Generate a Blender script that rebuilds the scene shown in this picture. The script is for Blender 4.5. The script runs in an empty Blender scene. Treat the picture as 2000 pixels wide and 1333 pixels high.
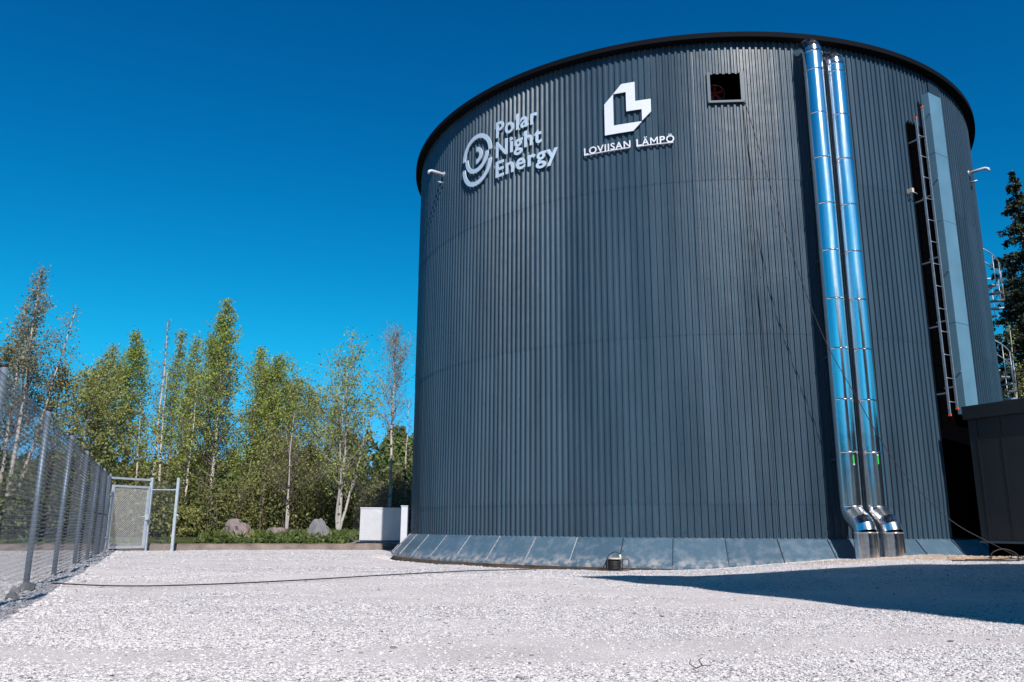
import bpy, math, random
import numpy as np
from math import radians, sin, cos, pi
from mathutils import Vector

# ------------------------------------------------------------------ camera
scn = bpy.context.scene
COL = scn.collection
CAM_Z = 0.893
cam_data = bpy.data.cameras.new("camera")
cam_data.sensor_width = 36.0
cam_data.lens = 28.4
cam_data.clip_start = 0.1
cam_data.clip_end = 5000
cam = bpy.data.objects.new("camera", cam_data)
COL.objects.link(cam)
cam.location = (0, 0, CAM_Z)
from mathutils import Matrix
cam.rotation_euler = (Matrix.Rotation(radians(90 + 12.88), 3, 'X') @ Matrix.Rotation(0.0058, 3, 'Z')).to_euler()
scn.camera = cam

# ------------------------------------------------------------------ sky, sun, exposure
SUN_AZ, SUN_EL = radians(16.5), radians(40)      # from behind the camera, to the right
SUN = Vector((sin(SUN_AZ) * cos(SUN_EL), -cos(SUN_AZ) * cos(SUN_EL), sin(SUN_EL)))
world = bpy.data.worlds.new("World")
scn.world = world
world.use_nodes = True
wn, wl = world.node_tree.nodes, world.node_tree.links
wn.clear()
SKY_R, SKY_G, SKY_B = (0.0045, 3.2), (0.625, 1.37), (1.18, 1.08)
sky = wn.new('ShaderNodeTexSky')
sky.sky_type = 'NISHITA'
sky.sun_disc = False
sky.sun_elevation = SUN_EL
sky.sun_rotation = radians(163.5)
sky.air_density = 1.0
sky.dust_density = 0.15
sky.ozone_density = 2.5
# deep polarised blue: per channel gain and contrast on the physical sky
sepc = wn.new('ShaderNodeSeparateColor'); comb = wn.new('ShaderNodeCombineColor')
wl.new(sky.outputs[0], sepc.inputs[0])
def chan(i, gain, power):
    p = wn.new('ShaderNodeMath'); p.operation = 'POWER'; p.inputs[1].default_value = power
    g = wn.new('ShaderNodeMath'); g.operation = 'MULTIPLY'; g.inputs[1].default_value = gain
    wl.new(sepc.outputs[i], p.inputs[0]); wl.new(p.outputs[0], g.inputs[0]); return g
gr, gg, gb = chan(0, *SKY_R), chan(1, *SKY_G), chan(2, *SKY_B)
cap = wn.new('ShaderNodeMath'); cap.operation = 'MULTIPLY'; cap.inputs[1].default_value = 0.54
mn_ = wn.new('ShaderNodeMath'); mn_.operation = 'SMOOTH_MIN'; mn_.inputs[2].default_value = .6
wl.new(gb.outputs[0], cap.inputs[0]); wl.new(gg.outputs[0], mn_.inputs[0]); wl.new(cap.outputs[0], mn_.inputs[1])
wl.new(gr.outputs[0], comb.inputs[0]); wl.new(mn_.outputs[0], comb.inputs[1]); wl.new(gb.outputs[0], comb.inputs[2])
bg = wn.new('ShaderNodeBackground')
bg.inputs[1].default_value = 0.08
wo = wn.new('ShaderNodeOutputWorld')
# the sky overhead deepens towards the zenith
wtc = wn.new('ShaderNodeTexCoord'); wsep = wn.new('ShaderNodeSeparateXYZ'); wmr = wn.new('ShaderNodeMapRange')
wl.new(wtc.outputs['Generated'], wsep.inputs[0]); wl.new(wsep.outputs[2], wmr.inputs[0])
wmr.interpolation_type = 'SMOOTHSTEP'
wmr.inputs[1].default_value = .57; wmr.inputs[2].default_value = .82; wmr.inputs[3].default_value = 1.0; wmr.inputs[4].default_value = .10
wmul = wn.new('ShaderNodeVectorMath'); wmul.operation = 'SCALE'
wl.new(comb.outputs[0], wmul.inputs[0]); wl.new(wmr.outputs[0], wmul.inputs['Scale'])
wl.new(wmul.outputs[0], bg.inputs[0])
wl.new(bg.outputs[0], wo.inputs[0])

sun_data = bpy.data.lights.new("sun", 'SUN')
sun_data.energy = 5.0
sun_data.angle = radians(0.5)
sun_data.color = (1.0, 0.95, 0.90)
sun = bpy.data.objects.new("sun", sun_data)
COL.objects.link(sun)
sun.rotation_euler = (SUN).to_track_quat('Z', 'Y').to_euler()
sun.location = (10, -20, 30)

scn.view_settings.view_transform = 'Standard'
scn.view_settings.look = 'None'
scn.view_settings.exposure = 0.12
scn.view_settings.gamma = 1.0
scn.render.engine = 'CYCLES'
scn.cycles.max_bounces = 8
scn.cycles.transparent_max_bounces = 8

rng = np.random.default_rng(7)
random.seed(7)

# ------------------------------------------------------------------ helpers
def put(o, parent=None):
    COL.objects.link(o)
    if parent is not None:
        o.parent = parent
    return o

def tag(o, label=None, cat=None, group=None, kind=None):
    if label: o['label'] = label
    if cat: o['category'] = cat
    if group: o['group'] = group
    if kind: o['kind'] = kind
    return o

def empty(name, loc, label, cat, group=None):
    o = bpy.data.objects.new(name, None)
    o.empty_display_size = 0.3
    COL.objects.link(o)
    o.location = loc
    return tag(o, label, cat, group)

def np_mesh(name, V, quads=None, tris=None, mats=(), parent=None, smooth=False, attrs=None, midx=None):
    """numpy vertices in WORLD coordinates -> one mesh object (local to its parent's origin)"""
    V = np.asarray(V, dtype=np.float64).reshape(-1, 3)
    if parent is not None:
        off = np.array(parent_world(parent))
        V = V - off
    me = bpy.data.meshes.new(name)
    nq = 0 if quads is None else len(quads)
    nt = 0 if tris is None else len(tris)
    loops = []
    if nq: loops.append(np.asarray(quads, dtype=np.int32).ravel())
    if nt: loops.append(np.asarray(tris, dtype=np.int32).ravel())
    L = np.concatenate(loops)
    me.vertices.add(len(V)); me.vertices.foreach_set('co', V.astype(np.float32).ravel())
    me.loops.add(len(L)); me.loops.foreach_set('vertex_index', L)
    me.polygons.add(nq + nt)
    starts = np.concatenate([np.arange(nq) * 4, nq * 4 + np.arange(nt) * 3]).astype(np.int32)
    me.polygons.foreach_set('loop_start', starts)
    me.polygons.foreach_set('loop_total', np.concatenate([np.full(nq, 4), np.full(nt, 3)]).astype(np.int32))
    if midx is not None:
        me.polygons.foreach_set('material_index', np.asarray(midx, dtype=np.int32))
    me.polygons.foreach_set('use_smooth', np.full(nq + nt, bool(smooth)))
    me.update(calc_edges=True)
    me.validate()
    if attrs:
        for k, a in attrs.items():
            at = me.attributes.new(k, 'FLOAT', 'POINT')
            at.data.foreach_set('value', np.asarray(a, dtype=np.float32))
    for m in (mats if isinstance(mats, (list, tuple)) else [mats]):
        me.materials.append(m)
    return put(bpy.data.objects.new(name, me), parent)

def parent_world(p):
    v = Vector((0, 0, 0))
    while p is not None:
        v = v + p.location
        p = p.parent
    return v

class MB:
    """collects shapes in world coordinates"""
    def __init__(s): s.V = []; s.Q = []; s.T = []; s.n = 0; s.mq = []; s.mt = []
    def add(s, V, Q=None, T=None, mi=0):
        V = np.asarray(V, float).reshape(-1, 3)
        if Q is not None and len(Q):
            s.Q.append(np.asarray(Q, int) + s.n); s.mq += [mi] * len(Q)
        if T is not None and len(T):
            s.T.append(np.asarray(T, int) + s.n); s.mt += [mi] * len(T)
        s.V.append(V); s.n += len(V)
        return s
    def box(s, c, size, ax=None, mi=0):
        """box with centre c, full size, optional 3 axes"""
        c = np.array(c, float); h = np.array(size, float) / 2
        A = np.eye(3) if ax is None else np.array(ax, float)
        P = np.array([[x, y, z] for z in (-1, 1) for y in (-1, 1) for x in (-1, 1)], float) * h
        V = c + P @ A
        return s.add(V, [[0, 2, 3, 1], [4, 5, 7, 6], [0, 1, 5, 4], [2, 6, 7, 3], [0, 4, 6, 2], [1, 3, 7, 5]], mi=mi)
    def tube(s, pts, r, k=10, caps=True, mi=0):
        pts = [np.array(p, float) for p in pts]
        rr = [r] * len(pts) if np.isscalar(r) else list(r)
        ref = None
        rings = []
        for i, p in enumerate(pts):
            a = pts[max(i - 1, 0)]; b = pts[min(i + 1, len(pts) - 1)]
            t = b - a; t /= np.linalg.norm(t) + 1e-12
            if ref is None:
                ref = np.array([0, 0, 1.]) if abs(t[2]) < .9 else np.array([1., 0, 0])
            n = np.cross(t, ref); n /= np.linalg.norm(n) + 1e-12
            m = np.cross(n, t); ref = m
            an = np.arange(k) * 2 * pi / k
            rings.append(p + rr[i] * (np.outer(np.cos(an), n) + np.outer(np.sin(an), m)))
        V = np.concatenate(rings)
        Q = []
        for i in range(len(pts) - 1):
            for j in range(k):
                j2 = (j + 1) % k
                Q.append([i * k + j, i * k + j2, (i + 1) * k + j2, (i + 1) * k + j])
        T = []
        if caps:
            V = np.concatenate([V, [pts[0], pts[-1]]]); c0 = len(V) - 2; c1 = c0 + 1
            for j in range(k):
                j2 = (j + 1) % k
                T.append([c0, j2, j]); b = (len(pts) - 1) * k
                T.append([c1, b + j, b + j2])
        return s.add(V, Q, T, mi=mi)
    def build(s, name, mats, parent=None, smooth=False, attrs=None):
        V = np.concatenate(s.V)
        Q = np.concatenate(s.Q) if s.Q else None
        T = np.concatenate(s.T) if s.T else None
        return np_mesh(name, V, Q, T, mats, parent, smooth, attrs, s.mq + s.mt)

def bevel(o, w=0.01, seg=2):
    m = o.modifiers.new('bevel', 'BEVEL'); m.width = w; m.segments = seg; m.limit_method = 'ANGLE'
    return o

def segs_mesh(P0, P1, r0, r1, k):
    """many independent tapered prisms, vectorised"""
    P0 = np.asarray(P0); P1 = np.asarray(P1); n = len(P0)
    t = P1 - P0; t /= np.linalg.norm(t, axis=1, keepdims=True) + 1e-12
    ref = np.where(np.abs(t[:, 2:3]) < .9, np.array([[0, 0, 1.]]), np.array([[1., 0, 0]]))
    a = np.cross(t, ref); a /= np.linalg.norm(a, axis=1, keepdims=True) + 1e-12
    b = np.cross(t, a)
    an = np.arange(k) * 2 * pi / k
    ring = a[:, None, :] * np.cos(an)[None, :, None] + b[:, None, :] * np.sin(an)[None, :, None]
    V = np.concatenate([P0[:, None, :] + ring * np.reshape(r0, (-1, 1, 1)), P1[:, None, :] + ring * np.reshape(r1, (-1, 1, 1))], axis=1)
    base = (np.arange(n) * 2 * k)[:, None]
    j = np.arange(k); j2 = (j + 1) % k
    Q = np.stack([base + j, base + j2, base + k + j2, base + k + j], axis=2).reshape(-1, 4)
    return V.reshape(-1, 3), Q

def vnoise(x, y, seed=0):
    """value noise 0..1"""
    x = np.asarray(x, float); y = np.asarray(y, float)
    xi = np.floor(x).astype(np.int64); yi = np.floor(y).astype(np.int64)
    fx = x - xi; fy = y - yi
    fx = fx * fx * (3 - 2 * fx); fy = fy * fy * (3 - 2 * fy)
    def hsh(a, b):
        h = (a * 374761393 + b * 668265263 + seed * 1442695041) & 0xFFFFFFFF
        h = ((h ^ (h >> 13)) * 1274126177) & 0xFFFFFFFF
        return ((h ^ (h >> 16)) & 0xFFFF) / 65535.0
    return (hsh(xi, yi) * (1 - fx) + hsh(xi + 1, yi) * fx) * (1 - fy) + (hsh(xi, yi + 1) * (1 - fx) + hsh(xi + 1, yi + 1) * fx) * fy

def sstep(a, b, x):
    t = np.clip((np.asarray(x, float) - a) / (b - a), 0, 1)
    return t * t * (3 - 2 * t)

# ------------------------------------------------------------------ materials
def mat(name, base=(.5, .5, .5), rough=.5, metal=0., spec=.5, noise=None, bump=None, attr=None, coat=0):
    """noise=(scale, amount, detail)  bump=(scale, strength, distance)"""
    m = bpy.data.materials.new(name); m.use_nodes = True
    N, L = m.node_tree.nodes, m.node_tree.links
    b = N['Principled BSDF']
    b.inputs['Base Color'].default_value = (*base, 1)
    b.inputs['Roughness'].default_value = rough
    b.inputs['Metallic'].default_value = metal
    b.inputs['Specular IOR Level'].default_value = spec
    if coat: b.inputs['Coat Weight'].default_value = coat
    tc = N.new('ShaderNodeTexCoord')
    if noise:
        n = N.new('ShaderNodeTexNoise'); n.inputs['Scale'].default_value = noise[0]
        n.inputs['Detail'].default_value = noise[2] if len(noise) > 2 else 4
        L.new(tc.outputs['Object'], n.inputs['Vector'])
        mr = N.new('ShaderNodeMapRange')
        mr.inputs[1].default_value = .3; mr.inputs[2].default_value = .7
        mr.inputs[3].default_value = 1 - noise[1]; mr.inputs[4].default_value = 1 + noise[1]
        L.new(n.outputs[0], mr.inputs[0])
        mx = N.new('ShaderNodeMix'); mx.data_type = 'RGBA'; mx.blend_type = 'MULTIPLY'; mx.inputs[0].default_value = 1
        mx.inputs[6].default_value = (*base, 1)
        cb = N.new('ShaderNodeCombineColor')
        for i in range(3): L.new(mr.outputs[0], cb.inputs[i])
        L.new(cb.outputs[0], mx.inputs[7])
        L.new(mx.outputs[2], b.inputs['Base Color'])
    if bump:
        n2 = N.new('ShaderNodeTexNoise'); n2.inputs['Scale'].default_value = bump[0]; n2.inputs['Detail'].default_value = 3
        L.new(tc.outputs['Object'], n2.inputs['Vector'])
        bp = N.new('ShaderNodeBump'); bp.inputs['Strength'].default_value = bump[1]; bp.inputs['Distance'].default_value = bump[2]
        L.new(n2.outputs[0], bp.inputs['Height']); L.new(bp.outputs[0], b.inputs['Normal'])
    return m

def ramp(N, L, src, stops):
    r = N.new('ShaderNodeValToRGB')
    e = r.color_ramp.elements
    while len(e) < len(stops): e.new(.5)
    for i, (p, c) in enumerate(stops):
        e[i].position = p; e[i].color = (*c, 1)
    L.new(src, r.inputs[0])
    return r.outputs[0]

def mix(N, L, fac, a, b, mode='MIX'):
    m = N.new('ShaderNodeMix'); m.data_type = 'RGBA'; m.blend_type = mode
    for sock, v in ((0, fac), (6, a), (7, b)):
        if isinstance(v, (int, float)): m.inputs[sock].default_value = v
        elif isinstance(v, tuple): m.inputs[sock].default_value = (*v, 1)
        else: L.new(v, m.inputs[sock])
    return m.outputs[2]

def attribute(N, name):
    a = N.new('ShaderNodeAttribute'); a.attribute_name = name
    return a.outputs['Fac']

def make_wall_mat():
    m = mat('coated_steel_cladding', (.036, .062, .086), .42, 0, .5)
    N, L = m.node_tree.nodes, m.node_tree.links; b = N['Principled BSDF']
    tone = attribute(N, 'tone')
    tc = N.new('ShaderNodeTexCoord')
    mp = N.new('ShaderNodeMapping'); mp.inputs['Scale'].default_value = (1, 1, .12)
    L.new(tc.outputs['Object'], mp.inputs[0])
    n = N.new('ShaderNodeTexNoise'); n.inputs['Scale'].default_value = 2.2; n.inputs['Detail'].default_value = 6
    L.new(mp.outputs[0], n.inputs['Vector'])
    c1 = mix(N, L, tone, (.026, .052, .080), (.041, .076, .112))
    c2 = ramp(N, L, n.outputs[0], [(.3, (.82, .82, .82)), (.72, (1.2, 1.18, 1.16))])
    c = mix(N, L, 1.0, c1, c2, 'MULTIPLY')
    n3 = N.new('ShaderNodeTexNoise'); n3.inputs['Scale'].default_value = 60; n3.inputs['Detail'].default_value = 2
    L.new(tc.outputs['Object'], n3.inputs['Vector'])
    c3 = ramp(N, L, n3.outputs[0], [(.35, (.88, .88, .88)), (.65, (1.12, 1.12, 1.12))])
    c = mix(N, L, 1.0, c, c3, 'MULTIPLY')
    # thin dust near the foot of the sheets
    L.new(c, b.inputs['Base Color'])
    rr = ramp(N, L, n.outputs[0], [(.3, (.36, .36, .36)), (.7, (.46, .46, .46))])
    L.new(rr, b.inputs['Roughness'])
    n2 = N.new('ShaderNodeTexNoise'); n2.inputs['Scale'].default_value = 1.6; n2.inputs['Detail'].default_value = 2
    L.new(tc.outputs['Object'], n2.inputs['Vector'])
    bp = N.new('ShaderNodeBump'); bp.inputs['Strength'].default_value = .25; bp.inputs['Distance'].default_value = .05
    L.new(n2.outputs[0], bp.inputs['Height']); L.new(bp.outputs[0], b.inputs['Normal'])
    return m
M_wall = make_wall_mat(); M_wall.node_tree.nodes['Principled BSDF'].inputs['Specular IOR Level'].default_value = .4
M_rim = mat('dark_roof_trim', (.004, .005, .007), .8, spec=.1)
M_black = mat('black_rubber', (.012, .012, .014), .6)
M_dark = mat('near_black_matt', (.0015, .0015, .002), .95, spec=.0)
M_orange = mat('orange_plastic_cap', (.75, .13, .02), .5)
M_green = mat('green_label', (.03, .5, .04), .5)
M_white = mat('white_painted_steel', (.60, .60, .63), .45, noise=(3, .04))
M_sign1 = mat('pale_blue_sign_metal', (.56, .68, .80), .35, .0, .6, noise=(14, .05), coat=.3)
M_sign2 = mat('white_sign_metal', (.72, .73, .78), .4, noise=(14, .04))
M_duct = mat('blue_grey_painted_metal', (.11, .22, .30), .4, noise=(2, .1))
M_strip = mat('dark_flat_flashing', (.018, .034, .052), .5, noise=(2, .15))
M_frame = mat('blue_grey_frame', (.036, .066, .094), .5)
M_fan = mat('dark_red_fan_blade', (.30, .03, .03), .6)
M_beige = mat('beige_plastic', (.62, .52, .42), .5)
M_galv = mat('galvanised_steel', (.33, .38, .44), .45, .55, .5, noise=(9, .16), bump=(30, .15, .01))
M_gate = mat('bright_galvanised_gate', (.56, .61, .68), .4, .45, .5, noise=(9, .12))
M_post = mat('weathered_post', (.20, .25, .31), .5, .45, .5, noise=(9, .16), bump=(30, .15, .01))
M_wire = mat('galvanised_wire', (.15, .18, .22), .5, .4)
M_build = mat('charcoal_wall_panel', (.010, .013, .018), .55, noise=(3, .15))
M_buildtrim = mat('charcoal_eave', (.010, .012, .016), .5)

def make_alu():
    m = mat('aluminium_jacket', (.84, .84, .85), .15, 1.0)
    N, L = m.node_tree.nodes, m.node_tree.links; b = N['Principled BSDF']
    tc = N.new('ShaderNodeTexCoord')
    mp = N.new('ShaderNodeMapping'); mp.inputs['Scale'].default_value = (1, 1, .03)
    L.new(tc.outputs['Object'], mp.inputs[0])
    n = N.new('ShaderNodeTexNoise'); n.inputs['Scale'].default_value = 9; n.inputs['Detail'].default_value = 4
    L.new(mp.outputs[0], n.inputs['Vector'])
    bp = N.new('ShaderNodeBump'); bp.inputs['Strength'].default_value = .4; bp.inputs['Distance'].default_value = .012
    L.new(n.outputs[0], bp.inputs['Height'])
    nd = N.new('ShaderNodeTexNoise'); nd.inputs['Scale'].default_value = 3.5; nd.inputs['Detail'].default_value = 2
    L.new(tc.outputs['Object'], nd.inputs['Vector'])
    bp2 = N.new('ShaderNodeBump'); bp2.inputs['Strength'].default_value = .22; bp2.inputs['Distance'].default_value = .010
    L.new(nd.outputs[0], bp2.inputs['Height']); L.new(bp.outputs[0], bp2.inputs['Normal'])
    L.new(bp2.outputs[0], b.inputs['Normal'])
    n2 = N.new('ShaderNodeTexNoise'); n2.inputs['Scale'].default_value = 12; n2.inputs['Detail'].default_value = 5
    L.new(mp.outputs[0], n2.inputs['Vector'])
    L.new(ramp(N, L, n2.outputs[0], [(.4, (.15, .15, .15)), (.75, (.32, .32, .32))]), b.inputs['Roughness'])
    return m
M_alu = make_alu()

def make_skirt():
    m = mat('skirt_flashing', (.1, .17, .23), .38)
    N, L = m.node_tree.nodes, m.node_tree.links; b = N['Principled BSDF']
    tc = N.new('ShaderNodeTexCoord')
    n = N.new('ShaderNodeTexNoise'); n.inputs['Scale'].default_value = 3.5; n.inputs['Detail'].default_value = 12; n.inputs['Roughness'].default_value = .7; n.inputs['Distortion'].default_value = .3
    L.new(tc.outputs['Object'], n.inputs['Vector'])
    f = ramp(N, L, n.outputs[0], [(.48, (0, 0, 0)), (.85, (.5, .5, .5))])
    tone = attribute(N, 'tone')
    c0 = mix(N, L, tone, (.055, .105, .155), (.080, .140, .195))
    sx = N.new('ShaderNodeSeparateXYZ'); L.new(tc.outputs['Object'], sx.inputs[0])
    zr = N.new('ShaderNodeMapRange'); zr.inputs[1].default_value = .30; zr.inputs[2].default_value = .06; L.new(sx.outputs[2], zr.inputs[0])
    nd = N.new('ShaderNodeTexNoise'); nd.inputs['Scale'].default_value = 7; nd.inputs['Detail'].default_value = 9; L.new(tc.outputs['Object'], nd.inputs['Vector'])
    dm = N.new('ShaderNodeMath'); dm.operation = 'MULTIPLY'; L.new(zr.outputs[0], dm.inputs[0])
    L.new(ramp(N, L, nd.outputs[0], [(.40, (0, 0, 0)), (.72, (1, 1, 1))]), dm.inputs[1])
    c = mix(N, L, f, c0, (.34, .36, .40))
    c = mix(N, L, dm.outputs[0], c, (.46, .42, .40))
    n3 = N.new('ShaderNodeTexNoise'); n3.inputs['Scale'].default_value = 70; n3.inputs['Detail'].default_value = 3
    L.new(tc.outputs['Object'], n3.inputs['Vector'])
    c = mix(N, L, 1.0, c, ramp(N, L, n3.outputs[0], [(.3, (.82, .82, .82)), (.7, (1.15, 1.15, 1.15))]), 'MULTIPLY')
    L.new(c, b.inputs['Base Color'])
    n2 = N.new('ShaderNodeTexNoise'); n2.inputs['Scale'].default_value = 2.0
    L.new(tc.outputs['Object'], n2.inputs['Vector'])
    bp = N.new('ShaderNodeBump'); bp.inputs['Strength'].default_value = .15; bp.inputs['Distance'].default_value = .03
    L.new(n2.outputs[0], bp.inputs['Height']); L.new(bp.outputs[0], b.inputs['Normal'])
    return m
M_skirt = make_skirt()
M_seam = mat('dusty_seam', (.34, .35, .38), .6, noise=(12, .35))
M_found = mat('foundation_concrete', (.30, .22, .15), .9, noise=(3, .35), bump=(20, .5, .03))

def make_stone_mat():
    m = mat('crushed_stone', (.5, .5, .5), .85, spec=.3)
    N, L = m.node_tree.nodes, m.node_tree.links; b = N['Principled BSDF']
    t = attribute(N, 'tone')
    c = ramp(N, L, t, [(0, (.12, .12, .14)), (.05, (.30, .29, .32)), (.13, (.60, .575, .585)), (.7, (.70, .665, .665)), (.95, (.74, .705, .70)), (1., (.68, .60, .56))])
    tc = N.new('ShaderNodeTexCoord')
    n = N.new('ShaderNodeTexNoise'); n.inputs['Scale'].default_value = 90; n.inputs['Detail'].default_value = 3
    L.new(tc.outputs['Object'], n.inputs['Vector'])
    c = mix(N, L, 1.0, c, ramp(N, L, n.outputs[0], [(.3, (.88, .88, .88)), (.7, (1.08, 1.08, 1.08))]), 'MULTIPLY')
    L.new(c, b.inputs['Base Color'])
    return m
M_stone = make_stone_mat()

def make_ground_mat():
    m = mat('gravel_ground', (.5, .5, .5), .95, spec=.2)
    N, L = m.node_tree.nodes, m.node_tree.links; b = N['Principled BSDF']
    tc = N.new('ShaderNodeTexCoord'); P = tc.outputs['Object']
    def noi(s, d=4, dist=0):
        n = N.new('ShaderNodeTexNoise'); n.inputs['Scale'].default_value = s; n.inputs['Detail'].default_value = d
        n.inputs['Distortion'].default_value = dist
        L.new(P, n.inputs['Vector']); return n.outputs[0]
    v1 = N.new('ShaderNodeTexVoronoi'); v1.inputs['Scale'].default_value = 32; L.new(P, v1.inputs['Vector'])
    v2 = N.new('ShaderNodeTexVoronoi'); v2.inputs['Scale'].default_value = 75; L.new(P, v2.inputs['Vector'])
    sep = N.new('ShaderNodeSeparateColor'); L.new(v1.outputs['Color'], sep.inputs[0])
    sep2 = N.new('ShaderNodeSeparateColor'); L.new(v2.outputs['Color'], sep2.inputs[0])
    stones = ramp(N, L, sep.outputs[0], [(0, (.14, .14, .17)), (.08, (.42, .41, .45)), (.35, (.63, .60, .62)), (.8, (.73, .695, .70)), (1, (.76, .70, .69))])
    fines = ramp(N, L, sep2.outputs[0], [(0, (.52, .48, .48)), (.25, (.66, .615, .61)), (1, (.76, .71, .70))])
    coarse = attribute(N, 'coarse')
    c = mix(N, L, coarse, fines, stones)
    big = noi(.9, 5)
    c = mix(N, L, 1.0, c, ramp(N, L, big, [(.3, (.90, .89, .90)), (.7, (1.06, 1.05, 1.07))]), 'MULTIPLY')
    sand = attribute(N, 'sand')
    sc = ramp(N, L, noi(14, 6), [(.3, (.42, .31, .23)), (.7, (.66, .54, .44))])
    c = mix(N, L, sand, c, sc)
    veg = attribute(N, 'veg')
    vc = ramp(N, L, noi(1.3, 8), [(.3, (.035, .05, .012)), (.5, (.06, .085, .02)), (.7, (.13, .11, .06))])
    c = mix(N, L, veg, c, vc)
    L.new(c, b.inputs['Base Color'])
    hgt = N.new('ShaderNodeMath'); hgt.operation = 'MULTIPLY'
    L.new(v1.outputs['Distance'], hgt.inputs[0]); L.new(coarse, hgt.inputs[1])
    h2 = N.new('ShaderNodeMath'); h2.operation = 'MULTIPLY_ADD'
    L.new(v2.outputs['Distance'], h2.inputs[0]); h2.inputs[1].default_value = .35; L.new(hgt.outputs[0], h2.inputs[2])
    bp = N.new('ShaderNodeBump'); bp.invert = True; bp.inputs['Strength'].default_value = .9; bp.inputs['Distance'].default_value = .025
    L.new(h2.outputs[0], bp.inputs['Height']); L.new(bp.outputs[0], b.inputs['Normal'])
    return m
M_ground = make_ground_mat()

def leaf_mat(name, c0, c1, trans=.3):
    m = bpy.data.materials.new(name); m.use_nodes = True
    N, L = m.node_tree.nodes, m.node_tree.links
    b = N['Principled BSDF']; b.inputs['Roughness'].default_value = .55; b.inputs['Specular IOR Level'].default_value = .3
    c = mix(N, L, attribute(N, 'tone'), c0, c1)
    L.new(c, b.inputs['Base Color'])
    tr = N.new('ShaderNodeBsdfTranslucent'); L.new(c, tr.inputs[0])
    ms = N.new('ShaderNodeMixShader'); ms.inputs[0].default_value = trans
    L.new(b.outputs[0], ms.inputs[1]); L.new(tr.outputs[0], ms.inputs[2])
    L.new(ms.outputs[0], N['Material Output'].inputs[0])
    return m
M_leaf_green = leaf_mat('spring_leaf', (.18, .235, .035), (.50, .56, .14), .4)
M_leaf_olive = leaf_mat('olive_leaf', (.19, .21, .05), (.48, .50, .17), .4)
M_leaf_orange = leaf_mat('bronze_leaf', (.15, .125, .035), (.38, .32, .10), .3)
M_leaf_grey = leaf_mat('sparse_bud', (.18, .17, .10), (.42, .41, .26), .35)
M_needle = leaf_mat('spruce_needle', (.010, .018, .008), (.045, .055, .022), .1)
M_far = leaf_mat('far_needle', (.04, .058, .02), (.19, .24, .07), .2)
M_shrub = leaf_mat('undergrowth_leaf', (.05, .06, .02), (.30, .31, .10), .3)
M_herb = leaf_mat('herb_leaf', (.035, .055, .015), (.14, .18, .05), .2)
M_flower = mat('yellow_flower', (.8, .5, .02), .6)

def bark(name, a, b_, dark=(.03, .025, .02), z=3.0, thr=.62):
    m = mat(name, a, .85, spec=.2)
    N, L = m.node_tree.nodes, m.node_tree.links; bs = N['Principled BSDF']
    tc = N.new('ShaderNodeTexCoord')
    mp = N.new('ShaderNodeMapping'); mp.inputs['Scale'].default_value = (2, 2, z)
    L.new(tc.outputs['Object'], mp.inputs[0])
    n = N.new('ShaderNodeTexNoise'); n.inputs['Scale'].default_value = 2.0; n.inputs['Detail'].default_value = 4
    L.new(mp.outputs[0], n.inputs['Vector'])
    c = ramp(N, L, n.outputs[0], [(.3, a), (thr - .04, b_), (thr, dark)])
    L.new(c, bs.inputs['Base Color'])
    return m
M_birch = bark('birch_bark', (.60, .52, .46), (.50, .44, .40))
M_twig = mat('brown_twig', (.13, .095, .08), .8)
M_twig_dark = mat('dark_twig', (.06, .045, .035), .85)
M_greybark = bark('grey_bark', (.17, .14, .12), (.26, .23, .20), z=1.5)
M_greybark2 = bark('pale_grey_bark', (.36, .34, .32), (.46, .43, .40), z=1.5)
M_boulder = bark('granite', (.17, .155, .16), (.27, .20, .19), (.08, .075, .08), z=2, thr=.6)
M_boulder2 = bark('grey_granite', (.15, .15, .16), (.23, .22, .23), (.09, .09, .10), z=1, thr=.66)

# ------------------------------------------------------------------ ground
TC = np.array([5.85, 26.78]); R = 9.018

def kerb_y(x):                      # far edge of the gravel yard
    return 29.25 + (x + 10.2) * 0.30

def fence_x(y):                     # line of the long fence
    return -6.50 - (y - 11.3) * 0.424

def ground_z(x, y):
    x = np.asarray(x, float); y = np.asarray(y, float)
    z = .27 * sstep(3.2, 7.5, x) * sstep(10.5, 16.3, y + .25 * (x - 6))
    z = z + .19 * sstep(0, .5, y - kerb_y(x) - .05) * (1 - sstep(-3.0, -1.5, x))
    z = z + .12 * sstep(2, 7, y - kerb_y(x)) * (1 - sstep(-3.0, -1.5, x))
    z = z + .05 * np.exp(-((x - fence_x(y)) / .5) ** 2) * (y < 27) * (vnoise(x * 2, y * 2, 5) + .3)
    z = z + .035 * (vnoise(x * .8, y * .8, 1) - .5) + .018 * (vnoise(x * 2.7, y * 2.7, 2) - .5)
    rr0 = np.hypot(x - TC[0], y - TC[1])
    z = z - .10 * np.exp(-((rr0 - 9.6) / .42) ** 2) * sstep(3.0, 1.5, x)
    # small spoil heap right of the pipes
    z = z + .10 * np.exp(-((x - 8.6) ** 2 / .9 + (y - 16.9) ** 2 / .25)) + .10 * np.exp(-((x - 10.3) ** 2 / 1.2 + (y - 16.3) ** 2 / .3))
    return z

def coarse_f(x, y):
    c = .66 + 1.5 * (vnoise(x * .55 + 3, y * .8, 11) - .42) + .5 * (vnoise(x * 1.7, y * 2.2, 12) - .5)
    for (y0, k, w, a) in ((6.35, .06, .42, 1.1), (8.1, .02, .33, .55), (11.6, -.10, .8, .9), (14.2, -.08, .6, .6), (20.5, .12, 1.4, .8)):
        c = c - a * np.exp(-((y - y0 - k * x - .25 * np.sin(x * .5)) / w) ** 2)
    return np.clip(c, 0.14, 1)

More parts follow.
